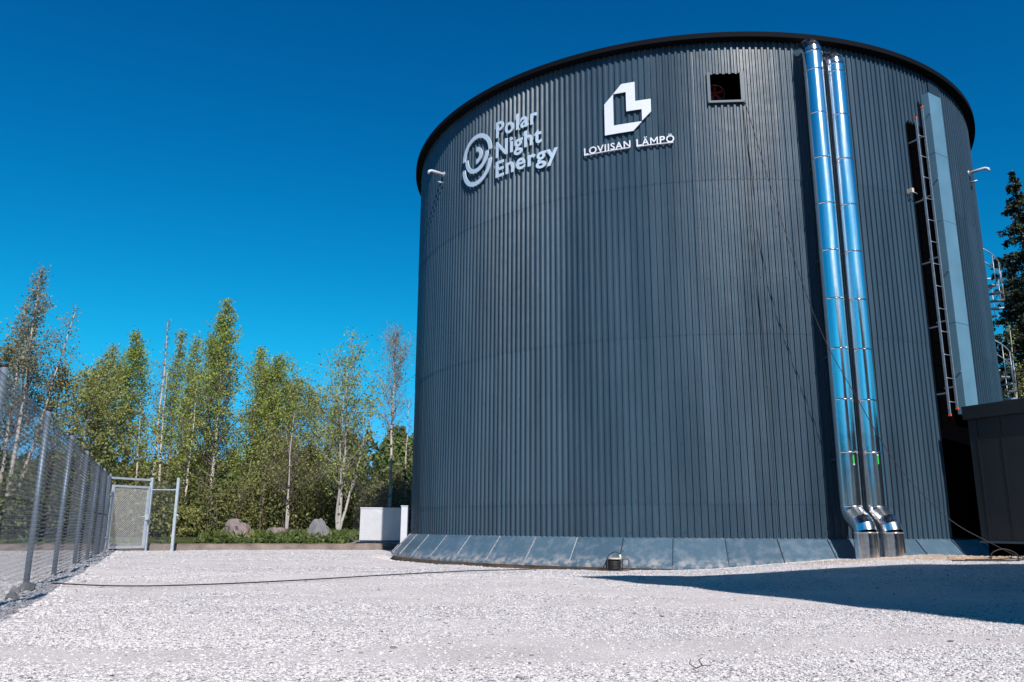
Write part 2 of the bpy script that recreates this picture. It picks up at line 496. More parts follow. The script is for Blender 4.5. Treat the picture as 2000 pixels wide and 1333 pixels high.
def axis(a, b, step, lo, hi):
    mid = np.arange(a, b + 1e-6, step)
    left = []; s = step; v = a
    while v > lo: s *= 1.25; v -= s; left.append(v)
    right = []; s = step; v = mid[-1]
    while v < hi: s *= 1.25; v += s; right.append(v)
    return np.array(left[::-1] + list(mid) + right)

gx = axis(-15, 13, .12, -900, 900); gy = axis(3, 34, .12, -300, 1500)
X, Y = np.meshgrid(gx, gy)
fade = np.exp(-np.maximum(0, np.hypot(X, Y) - 60) / 60)
Z = ground_z(X, Y) * fade
nx, ny = len(gx), len(gy)
idx = np.arange(nx * ny).reshape(ny, nx)
Q = np.stack([idx[:-1, :-1], idx[:-1, 1:], idx[1:, 1:], idx[1:, :-1]], -1).reshape(-1, 4)
xf, yf = X.ravel(), Y.ravel()
outs = fence_x(yf) - xf                       # metres outside the left fence
veg = np.maximum(sstep(.9, 1.8, yf - kerb_y(xf) + (vnoise(xf * .8, yf * .8, 3) - .5)) * (1 - .9 * np.exp(-((xf + 4.5) / 2.0) ** 2) * (yf < 36)),
                 sstep(4.5, 5.5, outs + 1.5 * (vnoise(xf * .5, yf * .5, 4) - .5)))
veg = np.where((xf > 16) | (yf > 45), 1, veg)
sand = sstep(.15, .6, np.exp(-((xf - 10.2) ** 2 / 3.0 + (yf - 16.6) ** 2 / .55)) + np.exp(-((xf - 7.6) ** 2 / 3.2 + (yf - 16.75) ** 2 / .3))
       + .9 * np.exp(-((np.hypot(xf - TC[0], yf - TC[1]) - 9.65) / .22) ** 2) * (xf < 3.2) * vnoise(xf * 1.5, yf * 1.5, 9))
ground = np_mesh('ground', np.stack([xf, yf, Z.ravel()], 1), Q, None, M_ground, smooth=True,
                 attrs={'coarse': coarse_f(xf, yf), 'veg': veg, 'sand': sand})
tag(ground, kind='structure')

# crushed stones: real little rocks on the yard
def rocks(name, X, Y, S, tone, mats, label, cat, detail=0, sink=.12, flat=.6):
    n = len(X)
    if detail:
        t = (1 + 5 ** .5) / 2
        B = np.array([[-1, t, 0], [1, t, 0], [-1, -t, 0], [1, -t, 0], [0, -1, t], [0, 1, t], [0, -1, -t], [0, 1, -t], [t, 0, -1], [t, 0, 1], [-t, 0, -1], [-t, 0, 1]]) / 1.9
        F = np.array([[0, 11, 5], [0, 5, 1], [0, 1, 7], [0, 7, 10], [0, 10, 11], [1, 5, 9], [5, 11, 4], [11, 10, 2], [10, 7, 6], [7, 1, 8], [3, 9, 4], [3, 4, 2], [3, 2, 6], [3, 6, 8], [3, 8, 9], [4, 9, 5], [2, 4, 11], [6, 2, 10], [8, 6, 7], [9, 8, 1]])
    else:
        B = np.array([[1, 0, 0], [-1, 0, 0], [0, 1, 0], [0, -1, 0], [0, 0, 1], [0, 0, -1]], float)
        F = np.array([[0, 2, 4], [2, 1, 4], [1, 3, 4], [3, 0, 4], [2, 0, 5], [1, 2, 5], [3, 1, 5], [0, 3, 5]])
    k = len(B)
    V = B[None] * rng.uniform(.62, 1.2, (n, k, 1))
    V = V * rng.uniform([.7, .45, .35], [1.1, .9, .8], (n, 3))[:, None, :]
    q = rng.normal(size=(n, 4)); q /= np.linalg.norm(q, axis=1, keepdims=True)
    w, x, y, z = q.T
    Rm = np.stack([1 - 2 * (y * y + z * z), 2 * (x * y - z * w), 2 * (x * z + y * w), 2 * (x * y + z * w), 1 - 2 * (x * x + z * z), 2 * (y * z - x * w), 2 * (x * z - y * w), 2 * (y * z + x * w), 1 - 2 * (x * x + y * y)], 1).reshape(n, 3, 3)
    V = np.einsum('nij,nkj->nki', Rm, V) * (S / 2)[:, None, None]
    V[:, :, 2] *= .42
    Zg = ground_z(X, Y)
    V = V + np.stack([X, Y, Zg + S * .5 * sink], 1)[:, None, :]
    T = (F[None] + (np.arange(n) * k)[:, None, None]).reshape(-1, 3)
    o = np_mesh(name, V.reshape(-1, 3), None, T, mats, attrs={'tone': np.repeat(tone, k)})
    return tag(o, label, cat, kind='stuff')

def scatter(n, y0, y1, smin, smax):
    y = np.sqrt(rng.uniform(y0 * y0, y1 * y1, n))
    x = rng.uniform(-.72, .70, n) * y
    ok = (np.hypot(x - TC[0], y - TC[1]) > 9.62) & (y < kerb_y(x) + .3) & (rng.uniform(0, 1, n) < coarse_f(x, y) ** 1.15)
    x, y = x[ok], y[ok]
    s = smin + (smax - smin) * rng.uniform(0, 1, len(x)) ** 2.2
    return x, y, s, rng.uniform(0, 1, len(x))
parts_ = [scatter(130000, 4.2, 8.5, .012, .044), scatter(170000, 8.5, 16, .016, .052), scatter(90000, 16, 31, .03, .07)]
X_, Y_, S_, T_ = [np.concatenate([p[i] for p in parts_]) for i in range(4)]
# stones left of the fence and loose rocks along its foot
yy = rng.uniform(7, 27, 2600); xx = fence_x(yy) + rng.normal(0, .28, 2600)
X_ = np.concatenate([X_, xx]); Y_ = np.concatenate([Y_, yy]); S_ = np.concatenate([S_, rng.uniform(.05, .14, 2600)]); T_ = np.concatenate([T_, rng.uniform(0, .8, 2600)])
# rubble heap at the left end of the skirt
aa = rng.uniform(radians(-178), radians(-128), 1500); rr_ = R + .62 + np.abs(rng.normal(0, .25, 1500))
X_ = np.concatenate([X_, TC[0] + rr_ * np.cos(aa)]); Y_ = np.concatenate([Y_, TC[1] + rr_ * np.sin(aa)]); S_ = np.concatenate([S_, rng.uniform(.04, .11, 1500)]); T_ = np.concatenate([T_, rng.uniform(.1, .9, 1500)])
mm = 900
yb = np.sqrt(rng.uniform(20, 500, mm)); xb = rng.uniform(-.66, .66, mm) * yb
okb = (np.hypot(xb - TC[0], yb - TC[1]) > 9.8)
X_ = np.concatenate([X_, xb[okb]]); Y_ = np.concatenate([Y_, yb[okb]]); S_ = np.concatenate([S_, rng.uniform(.045, .085, okb.sum())]); T_ = np.concatenate([T_, rng.uniform(0, .35, okb.sum())])
# gravel pushed up against the skirt
ab = rng.uniform(radians(-128), radians(-70), 2600); rb_ = R + .57 + np.abs(rng.normal(0, .12, 2600))
X_ = np.concatenate([X_, TC[0] + rb_ * np.cos(ab)]); Y_ = np.concatenate([Y_, TC[1] + rb_ * np.sin(ab)]); S_ = np.concatenate([S_, rng.uniform(.02, .07, 2600)]); T_ = np.concatenate([T_, rng.uniform(.05, .9, 2600)])
near = Y_ < 6.8
rocks('gravel_stones', X_[near], Y_[near], S_[near], T_[near], M_stone, 'loose light grey crushed stones covering the near part of the yard', 'gravel', 1)
rocks('gravel_stones', X_[~near], Y_[~near], S_[~near], T_[~near], M_stone, 'light grey crushed stones further back towards the fence and tank', 'gravel', 0)

# earth and concrete edge of the yard
xs = np.linspace(-17, -3.2, 90)
prof = [(-.10, -.05), (-.04, .14), (.03, .20), (.22, .225), (.62, .21), (.8, .0)]
V = []; Qk = []
for i, x in enumerate(xs):
    for j, (dy, z) in enumerate(prof):
        jit = .02 * (vnoise(x * 3, j * 7.3, 21) - .5) * 2
        V.append([x + rng.normal(0, .003), kerb_y(x) + dy + jit, z + jit * .5])
for i in range(len(xs) - 1):
    for j in range(len(prof) - 1):
        a = i * len(prof) + j
        Qk.append([a, a + len(prof), a + len(prof) + 1, a + 1])
M_kerb = mat('earthy_kerb', (.19, .15, .13), .9, noise=(2.0, .4, 8), bump=(12, .6, .03))
tag(np_mesh('kerb', V, [q[::-1] for q in Qk], None, M_kerb, smooth=True), kind='structure')

# ------------------------------------------------------------------ tank
def pol(a_deg, rad, z):
    a = radians(a_deg)
    return np.array([TC[0] + rad * cos(a), TC[1] + rad * sin(a), z])

tank = empty('storage_tank', (TC[0], TC[1], 0), 'huge round storage tank clad in dark blue grey corrugated steel on a gravel yard', 'storage tank')
NR = 378
DA = 360.0 / NR
HOLE = (-96.75, -92.05, 10.95, 11.70)
prof_r = [(0.00, .0), (.02, .038), (.14, .038), (.155, .034), (.17, .038), (.30, .038), (.54, 0.0), (.74, .0), (.76, .004), (.78, .0)]   # fraction of the pitch, height of the rib
cols = []
for k in range(NR):
    for f, h in prof_r:
        cols.append((-180 + (k + f) * DA, h, k))
cols_a = np.array([c[0] for c in cols]); cols_h = np.array([c[1] for c in cols]); cols_k = np.array([c[2] for c in cols])
sheet_of = (cols_k // 7)
wall = MB(); tones = []
rows = [(.653, 1.50, 0.0, [0.653, 1.5]), (1.381, 5.28, .006, [1.381, 5.28]), (5.163, 9.05, .012, [5.163, 9.05]), (8.926, 12.60, .018, [8.926, HOLE[2], HOLE[3], 12.60])]
nc = len(cols)
for ri, (z0, z1, off, zs) in enumerate(rows):
    sheet_tone = np.random.default_rng(50 + ri).uniform(.2, .8, 60)
    ang = np.radians(cols_a)
    # overlap of neighbouring sheets
    lap = np.where((cols_k % 7 == 0), .004, 0.0)
    V = []
    for z in zs:
        rr = R - .038 + cols_h + off + lap
        V.append(np.stack([TC[0] + rr * np.cos(ang), TC[1] + rr * np.sin(ang), np.full(nc, z)], 1))
        tones.append(sheet_tone[(sheet_of + ri * 3) % 60])
    V = np.concatenate(V)
    Qw = []
    for li in range(len(zs) - 1):
        j = np.arange(nc); j2 = (j + 1) % nc
        if ri == 3 and li == 1:
            keep = ~((cols_a > HOLE[0]) & (cols_a < HOLE[1] - .1))
            j = j[keep]; j2 = j2[keep]
        Qw.append(np.stack([li * nc + j, li * nc + j2, (li + 1) * nc + j2, (li + 1) * nc + j], 1))
    wall.add(V, np.concatenate(Qw))
# screws in the valleys
sv = []; st = []
zsr = [.78, 1.45, 2.7, 3.95, 5.24, 6.5, 7.75, 9.0, 10.2, 11.4, 12.4]
for zi, z in enumerate(zsr):
    for k in range(zi % 2, NR, 2 if z in (1.45, 5.24, 9.0) else 4):
        a = -180 + (k + .62) * DA
        if not -178 < a < -25: continue
        if HOLE[0] - 1 < a < HOLE[1] + 1 and z > 10.9 and z < 11.8: continue
        p = pol(a, R - .042 + .018, z + .0)
        er = np.array([cos(radians(a)), sin(radians(a)), 0]); et = np.array([-er[1], er[0], 0])
        q = [p + er * .0 + (et * cos(t) + np.array([0, 0, 1]) * sin(t)) * .011 for t in np.arange(6) * pi / 3]
        q2 = [p + er * .012 + (et * cos(t) + np.array([0, 0, 1]) * sin(t)) * .009 for t in np.arange(6) * pi / 3]
        n0 = len(sv)
        sv += q + q2 + [p + er * .014]
        st += [[n0 + i, n0 + (i + 1) % 6, n0 + 6 + (i + 1) % 6, n0 + 6 + i] for i in range(6)]
        st += [[n0 + 6 + i, n0 + 6 + (i + 1) % 6, n0 + 12, n0 + 12] for i in range(6)]
sv = np.array(sv)
qs = [q for q in st if q[2] != q[3]]; ts = [q[:3] for q in st if q[2] == q[3]]
wall.add(sv, qs, ts)
tones.append(np.full(len(sv), .5))
wobj = wall.build('wall', M_wall, tank, False, {'tone': np.concatenate(tones)})

def ring_mesh(profile, n=360, a0=-180, a1=180, centre=None):
    closed = (a1 - a0) >= 360
    an = np.radians(np.linspace(a0, a1, n + 1)[:n] if closed else np.linspace(a0, a1, n))
    k = len(profile); V = []
    for a in an:
        for (r_, z) in profile:
            V.append([TC[0] + r_ * cos(a), TC[1] + r_ * sin(a), z])
    Qr = []
    m = len(an)
    for i in range(m if closed else m - 1):
        i2 = (i + 1) % m
        for j in range(k - 1):
            Qr.append([i * k + j, i2 * k + j, i2 * k + j + 1, i * k + j + 1])
    return np.array(V), Qr
RR = 9.235
V, Qr = ring_mesh([(R - .25, 12.56), (RR - .01, 12.56), (RR, 12.57), (RR, 12.70), (RR - .02, 12.715), (R - .6, 12.85), (.02, 13.9)], 240)
mb = MB().add(V, Qr); mb.build('roof', M_rim, tank)
# inner liner keeps daylight out
V, Qr = ring_mesh([(R - 1.4, .2), (R - 1.4, 12.6)], 120)
MB().add(V, Qr).build('inner_wall', M_dark, tank)
# drip edge along the foot of the sheets
V, Qr = ring_mesh([(R - .06, .70), (R - .06, .60)], 240)
MB().add(V, Qr).build('base_closure', M_dark, tank)
# skirt flashing
step = 6.85
an = [-98.0 + step * k for k in range(-12, 13)]
sk = MB(); tn = []
srng = np.random.default_rng(3)
for i in range(len(an) - 1):
    a, b_ = an[i], an[i + 1]
    o = (i % 2) * .004
    ntp = 12
    rows_ = [(R - .05, .668), (R + .05, .635), (R + .545, .085), (R + .553, .075), (R + .55, .03)]
    V = []
    for j, (r_, z) in enumerate(rows_):
        for t in np.linspace(0, 1, ntp):
            aa_ = a + (b_ - a) * t
            # flat panel between its two seams at the bottom, follows the ribs at the top
            fl = cos(radians((b_ - a) / 2)) / cos(radians((t - .5) * (b_ - a)))
            rr = (r_ + o) * (1 if j < 2 else fl * 1.0017)
            zz = z + (0.006 * sin(t * pi * 20) if j == 1 else 0) + (.012 * srng.normal() if j >= 2 and t in (0, 1) else 0) * .5
            V.append(pol(aa_, rr, zz))
    Qs = []
    for j in range(len(rows_) - 1):
        for t in range(ntp - 1):
            q0 = j * ntp + t
            Qs.append([q0, q0 + ntp, q0 + ntp + 1, q0 + 1])
    sk.add(V, Qs); tn += [srng.uniform(0, 1)] * len(V)
    # standing seam
    p0 = pol(a, R + .06, .640); p1 = pol(a, R + .552, .10)
    d = p1 - p0; ln = np.linalg.norm(d); d /= ln
    et = np.array([-sin(radians(a)), cos(radians(a)), 0]); nn = np.cross(et, d); nn = nn if nn[2] > 0 else -nn
    sk.box((p0 + p1) / 2 + nn * .006 + et * srng.normal(0, .004), (ln, .016, .014), [d, et, nn], mi=1 if a < -112 else 2); tn += [.5] * 8
    for t_ in (.12, .5, .88):
        pc_ = p0 + (p1 - p0) * t_ + et * .035
        sk.tube([pc_ - nn * .004, pc_ + nn * .010], .009, 6, mi=2); tn += [.5] * 14
sk.build('skirt', [M_skirt, M_seam, M_strip], tank, False, {'tone': tn})
V, Qr = ring_mesh([(R + .50, .12), (R + .50, -.3)], 240)
MB().add(V, Qr).build('foundation', M_found, tank, True)

# ventilation opening with fan
fr = MB()
def er_et(a):
    er = np.array([cos(radians(a)), sin(radians(a)), 0]); return er, np.array([-er[1], er[0], 0])
a0, a1, z0, z1 = HOLE
am = (a0 + a1) / 2
er, et = er_et(am); UZ = np.array([0, 0, 1.])
w = R * radians(a1 - a0)
cR = R - .01
for sgn in (-1, 1):
    aa_ = a0 - .2 if sgn < 0 else a1 + .22
    e1, t1 = er_et(aa_)
    wd = .07 if sgn < 0 else .10
    fr.box(pol(aa_, R + .015, (z0 + z1) / 2 - .02), (.05, wd, z1 - z0 + .10), [e1, t1, UZ])
e1, t1 = er_et(am)
fr.box(pol(am, R + .028, z0 - .03), (.085, w + .10, .055), [e1, t1, UZ])
fo = fr.build('opening_frame', M_frame, tank)
bx_ = MB()
zt_ = z1 + .55
c = pol(am, R - .56, (z0 + zt_) / 2)
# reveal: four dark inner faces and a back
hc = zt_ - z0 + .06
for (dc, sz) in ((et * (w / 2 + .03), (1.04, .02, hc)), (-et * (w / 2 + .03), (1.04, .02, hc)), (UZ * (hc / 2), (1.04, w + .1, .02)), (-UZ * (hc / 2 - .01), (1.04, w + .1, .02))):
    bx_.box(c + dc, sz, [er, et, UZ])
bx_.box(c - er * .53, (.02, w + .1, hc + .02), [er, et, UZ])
bx_.build('opening_reveal', M_dark, tank)
fan = MB(); fcn = pol(am, R - .72, z0 + .62) - et * .12
ringp = [fcn + (et * cos(t) + UZ * sin(t)) * .24 for t in np.linspace(0, 2 * pi, 41)]
fan.tube(ringp, .010, 6, False)
fg = fan.build('fan_ring', M_galv, tank)
fb = MB()
for k in range(5):
    t = k * 2 * pi / 5 + .3
    d1 = et * cos(t) + UZ * sin(t); d2 = -et * sin(t) + UZ * cos(t)
    P = [fcn + d1 * .03 - d2 * .02, fcn + d1 * .20 - d2 * .05 + er * .02, fcn + d1 * .20 + d2 * .07 - er * .01, fcn + d1 * .03 + d2 * .03]
    fb.add(np.array(P + [p - er * .006 for p in P]), [[0, 1, 2, 3], [7, 6, 5, 4], [0, 4, 5, 1], [1, 5, 6, 2], [2, 6, 7, 3], [3, 7, 4, 0]])
fb.tube([fcn - er * .02, fcn + er * .03], .035, 14)
fb.build('fan_blades', M_fan, fg)

# strip with shade painted near-black behind ladder and flat flashing behind the duct
def curved_plate(a0_, a1_, z0_, z1_, off, name, m, parent, jag=0, n=24, thick=.012):
    V = []
    an_ = np.linspace(a0_, a1_, n)
    for z in (z0_, z1_):
        for o in (off, off + thick):
            for i, a in enumerate(an_):
                zz = z
                V.append(pol(a, R + o, zz))
    Qp = []
    for i in range(n - 1):
        for (q0, q1) in ((0, n), (n, 3 * n), (3 * n, 2 * n), (2 * n, 0)):
            Qp.append([q0 + i, q0 + i + 1, q1 + i + 1, q1 + i])
    for i in (0, n - 1):
        Qp.append([i, n + i, 3 * n + i, 2 * n + i])
    return MB().add(V, Qp).build(name, m, parent)
curved_plate(-55.6, -52.0, 3.3, 12.5, .022, 'flat_flashing', M_strip, tank)
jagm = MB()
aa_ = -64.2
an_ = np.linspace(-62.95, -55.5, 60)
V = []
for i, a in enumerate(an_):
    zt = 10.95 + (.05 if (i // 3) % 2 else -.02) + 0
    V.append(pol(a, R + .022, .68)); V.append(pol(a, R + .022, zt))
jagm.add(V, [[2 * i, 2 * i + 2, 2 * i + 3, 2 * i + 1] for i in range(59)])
jagm.build('painted_shade_strip', M_dark, tank)  # sheet laid over the cladding, its near-black colour stands in for shade

# ------------------------------------------------------------------ signs
def text_polys(txt, size, x0=0, y0=0, depth=.022, offset=0.0, track=1.12):
    """text as a mesh in the plane: x to the right, y up; returns verts, polygons"""
    cu = bpy.data.curves.new('t', 'FONT'); cu.body = txt; cu.size = size; cu.extrude = depth / 2
    cu.offset = offset; cu.space_character = track; cu.resolution_u = 6
    ob = bpy.data.objects.new('t', cu); COL.objects.link(ob)
    bpy.context.view_layer.update()
    dg = bpy.context.evaluated_depsgraph_get()
    me = bpy.data.meshes.new_from_object(ob.evaluated_get(dg))
    V = np.array([v.co[:] for v in me.vertices])
    F = [tuple(p.vertices) for p in me.polygons]
    bpy.data.objects.remove(ob); bpy.data.meshes.remove(me)
    return V, F

def bend_obj(name, V, F, m, parent, off):
    """V in (arc length, z, depth) -> on the tank; subdivide long faces by bisecting first"""
    import bmesh
    bm = bmesh.new()
    vs = [bm.verts.new(v) for v in V]
    for f in F:
        try: bm.faces.new([vs[i] for i in f])
        except ValueError: pass
    bm.verts.ensure_lookup_table()
    xs_ = [v.co.x for v in bm.verts]
    x = math.floor(min(xs_) / .15) * .15
    while x < max(xs_):
        bmesh.ops.bisect_plane(bm, geom=bm.verts[:] + bm.edges[:] + bm.faces[:], plane_co=(x, 0, 0), plane_no=(1, 0, 0))
        x += .15
    for v in bm.verts:
        a = -90 + math.degrees(v.co.x / R)
        p = pol(a, R + off + v.co.z, v.co.y)
        v.co = Vector(p) - parent_world(parent)
    bmesh.ops.recalc_face_normals(bm, faces=bm.faces)
    me = bpy.data.meshes.new(name); bm.to_mesh(me); bm.free()
    me.materials.append(m)
    return put(bpy.data.objects.new(name, me), parent)

def fit_text(txt, x0, x1, base, cap, offset, size_ref='H'):
    V0, _ = text_polys(size_ref, 1.0, offset=0)
    hcap = V0[:, 1].max() - V0[:, 1].min()
    s = cap / hcap
    V, F = text_polys(txt, s, offset=offset)
    sx = (x1 - x0) / (V[:, 0].max() - V[:, 0].min())
    V[:, 0] = x0 + (V[:, 0] - V[:, 0].min()) * sx
    V[:, 1] += base
    return V, F

def arc_poly(cx_, cz_, r0, r1, t0, t1, n=40, depth=.024):
    """ring sector, front and back and rim"""
    V = []; F = []
    ts_ = np.radians(np.linspace(t0, t1, n))
    for d in (-depth / 2, depth / 2):
        for t in ts_:
            V.append((cx_ + r0 * cos(t), cz_ + r0 * sin(t), d)); V.append((cx_ + r1 * cos(t), cz_ + r1 * sin(t), d))
    m = 2 * n
    for i in range(n - 1):
        a = 2 * i
        F.append((a, a + 1, a + 3, a + 2)); F.append((m + a, m + a + 2, m + a + 3, m + a + 1))
        F.append((a, a + 2, m + a + 2, m + a)); F.append((a + 1, m + a + 1, m + a + 3, a + 3))
    F.append((0, m, m + 1, 1)); F.append((m - 2, m - 1, 2 * m - 1, 2 * m - 2))
    return V, F
OFF = .065
sp = pol(-90 - 6.5 / R * 57.2958, R, 10)
sign = empty('company_sign', tuple(sp), 'pale blue metal sign reading Polar Night Energy with a broken ring emblem', 'sign')
CX, CZ, R1, TH = -7.73, 10.955, .64, .128
for args in ((CX, CZ, R1 - TH, R1, 0, 180), (CX, CZ, R1 - 2 * TH, R1 - TH, 180, 360), (CX, CZ - .255, R1 - TH, R1, 180, 360), (CX, CZ, .125, .25, -90, 90)):
    V, F = arc_poly(*args)
    bend_obj('emblem_arc', V, F, M_sign1, sign, OFF)
for txt, x1, base in (('Polar', -5.51, 11.195), ('Night', -5.39, 10.61), ('Energy', -4.91, 10.03)):
    V, F = fit_text(txt, -6.93, x1, base, .44, .012)
    bend_obj('lettering', V, F, M_sign1, sign, OFF)

sp = pol(-90 - 3.1 / R * 57.2958, R, 10)
sign2 = empty('company_sign', tuple(sp), 'white metal sign reading LOVIISAN LÄMPÖ under an angular emblem', 'sign')
def poly_prism(P, depth=.024):
    n = len(P)
    V = [(x, z, -depth / 2) for x, z in P] + [(x, z, depth / 2) for x, z in P]
    F = [tuple(range(n))[::-1], tuple(range(n, 2 * n))] + [(i, (i + 1) % n, n + (i + 1) % n, n + i) for i in range(n)]
    return V, F
for P in ([(-3.415, 11.432), (-3.640, 11.195), (-3.640, 10.354), (-2.930, 10.354), (-2.712, 10.578), (-3.415, 10.578)],
          [(-3.200, 11.672), (-2.866, 11.672), (-2.866, 11.147), (-2.485, 11.147), (-2.485, 10.81), (-2.712, 10.591), (-2.712, 10.906), (-3.09, 10.906), (-3.09, 11.435), (-3.412, 11.435)]):
    V, F = poly_prism(P)
    bend_obj('emblem', V, F, M_sign2, sign2, OFF)
for txt, x0, x1 in (('LOVIISAN', -4.19, -3.012), ('LÄMPÖ', -2.866, -1.965)):
    if txt == 'LOVIISAN':
        V, F = fit_text(txt, x0, x1, 9.938, .175, .003)
        bend_obj('lettering', V, F, M_sign2, sign2, OFF)
    else:
        ww = x1 - x0
        for ch, f0, f1 in (('L', 0, .142), ('Ä', .150, .336), ('P', .62, .76), ('Ö', .79, 1.0)):
            V, F = fit_text(ch, x0 + f0 * ww, x0 + f1 * ww, 9.938, .175, .003)
            bend_obj('lettering', V, F, M_sign2, sign2, OFF)
        mx0, mx1, st_ = x0 + .368 * ww, x0 + .572 * ww, .030
        mc = (mx0 + mx1) / 2
        V, F = poly_prism([(mx0, 9.938), (mx0 + st_, 9.938), (mx0 + st_, 10.062), (mc, 9.975), (mx1 - st_, 10.062), (mx1 - st_, 9.938), (mx1, 9.938), (mx1, 10.113), (mx1 - st_, 10.113), (mc, 10.020), (mx0 + st_, 10.113), (mx0, 10.113)])
        bend_obj('lettering', V, F, M_sign2, sign2, OFF)
    V, F = poly_prism([(x0, 9.918), (x1 - .02, 9.918), (x1 - .02, 9.935), (x0, 9.935)], .05)
    bend_obj('underline', V, F, M_sign2, sign2, OFF - .01)

# ------------------------------------------------------------------ pipes
def sweep(a_deg, path, r, k=48, ridge=True):
    """path in (radial offset from wall, z): mitred segments, each its own ring pair"""
    er, et = er_et(a_deg)
    mb = MB()
    pts = [np.array(p, float) for p in path]
    dirs = [(pts[i + 1] - pts[i]) / np.linalg.norm(pts[i + 1] - pts[i]) for i in range(len(pts) - 1)]
    def ringpts(i, rad):
        d0 = dirs[max(i - 1, 0)]; d1 = dirs[min(i, len(dirs) - 1)]
        t = d0 + d1; t /= np.linalg.norm(t)
        c_ = np.dot(t, d1)
        n2 = np.array([t[1], -t[0]])
        P = pts[i]
        out = []
        for q in np.arange(k) * 2 * pi / k:
            v2 = P + n2 * sin(q) * rad / c_
            base = pol(a_deg, R + v2[0], v2[1]) + et * cos(q) * rad
            out.append(base)
        return np.array(out)
    for i in range(len(pts) - 1):
        A = ringpts(i, r); B = ringpts(i + 1, r)
        j = np.arange(k); j2 = (j + 1) % k
        mb.add(np.concatenate([A, B]), np.stack([j, j2, k + j2, k + j], 1))
    return mb

def collar(a_deg, rho, z, r, h=.035):
    er, et = er_et(a_deg)
    k = 48; V = []; mb = MB()
    prof = [(r - .001, z - h / 2), (r + .006, z - h / 2 + .004), (r + .006, z - .004), (r + .013, z), (r + .006, z + .004), (r + .006, z + h / 2 - .004), (r - .001, z + h / 2)]
    for (q, zz) in prof:
        for t in np.arange(k) * 2 * pi / k:
            V.append(pol(a_deg, R + rho, zz) + er * cos(t) * q + et * sin(t) * q)
    Qc = []
    for i in range(len(prof) - 1):
        for j in range(k):
            Qc.append([i * k + j, i * k + (j + 1) % k, (i + 1) * k + (j + 1) % k, (i + 1) * k + j])
    return mb.add(V, Qc)

def downpipe(a_deg, ztop, label, flip):
    PR, RHO = .225, .455
    base = pol(a_deg, R + .95, .2)
    t = empty('insulated_pipe', tuple(base), label, 'pipe', 'silver insulated pipes on the tank')
    nseg = []
    zj = [1.33]
    while zj[-1] + 1.13 < ztop - .3: zj.append(zj[-1] + 1.13)
    sweep(a_deg, [(RHO, ztop - .30)] + [(RHO, z) for z in zj[::-1]], PR).build('pipe_run', M_alu, t, True)
    B = .30
    arc = [(RHO - B + B * sin(q), ztop - B + B * cos(q)) for q in np.radians([0, 18, 36, 54, 72, 90])]
    sweep(a_deg, [(-.3, ztop)] + arc, PR).build('elbow', M_alu, t, True)
    low = [(RHO, 1.33), (RHO + .01, 1.26), (RHO + .075, 1.16), (RHO + .20, 1.07), (RHO + .33, .99), (RHO + .42, .90), (RHO + .45, .80)]
    sweep(a_deg, low, PR).build('elbow', M_alu, t, True)
    sweep(a_deg, [(RHO + .45, .815), (RHO + .45, .0)], PR + .014).build('sleeve', M_alu, t, True)
    for z in zj: collar(a_deg, RHO, z, PR).build('collar', M_alu, t, True)
    collar(a_deg, RHO, ztop - .3, PR).build('collar', M_alu, t, True)
    collar(a_deg, RHO + .45, .80, PR + .012, .03).build('collar', M_alu, t, True)
    # green and white label strip
    er, et = er_et(a_deg)
    q = radians(a_deg + 3)
    dv = np.array([cos(q), sin(q), 0]); c = pol(a_deg, R + RHO, 2.30) + dv * (PR + .004)
    tv = np.array([-dv[1], dv[0], 0])
    g = MB().box(c, (.006, .030, .18), [dv, tv, UZ]).build('label_strip', M_green, t)
    MB().box(c + UZ * (.105 * flip), (.006, .034, .03), [dv, tv, UZ]).build('label_end', M_white, g)
    # brackets to the wall
    for z in zj[1::2]:
        er, et = er_et(a_deg)
        for s_ in (-1, 1):
            MB().box(pol(a_deg, R + .11, z - .12) + et * .12 * s_, (.26, .03, .04), [er, et, UZ]).build('bracket', M_frame, t)
    return t
downpipe(-81.9, 12.28, 'taller silver insulated pipe, left one of the pair running down the tank', -1)
downpipe(-78.55, 12.00, 'slightly shorter silver insulated pipe, right one of the pair running down the tank', 1)

# ------------------------------------------------------------------ ladder and duct
lad = empty('fixed_ladder', tuple(pol(-62, R + .3, 3.3)), 'narrow galvanised ladder with orange end caps fixed to the tank wall', 'ladder')
SO = .28
for a, zt, zb in ((-62.8, 10.92, 3.45), (-60.95, 11.30, 3.62)):
    er, et = er_et(a)
    ra = MB().box(pol(a, R + SO, (zt + zb) / 2), (.05, .024, zt - zb), [er, et, UZ]).build('rail', M_galv, lad)
    for z in (zt + .015, zb - .015):
        MB().box(pol(a, R + SO, z), (.062, .036, .045), [er, et, UZ]).build('end_cap', M_orange, ra)
    for z in np.arange(zb + .5, zt, 1.6):
        MB().box(pol(a, R + SO / 2, z), (SO, .025, .035), [er, et, UZ]).build('bracket', M_post, lad)
for z in np.arange(3.75, 10.9, .56):
    MB().tube([pol(-62.8, R + SO, z), pol(-60.95, R + SO, z)], .010, 8).build('rung', M_galv, lad, True)

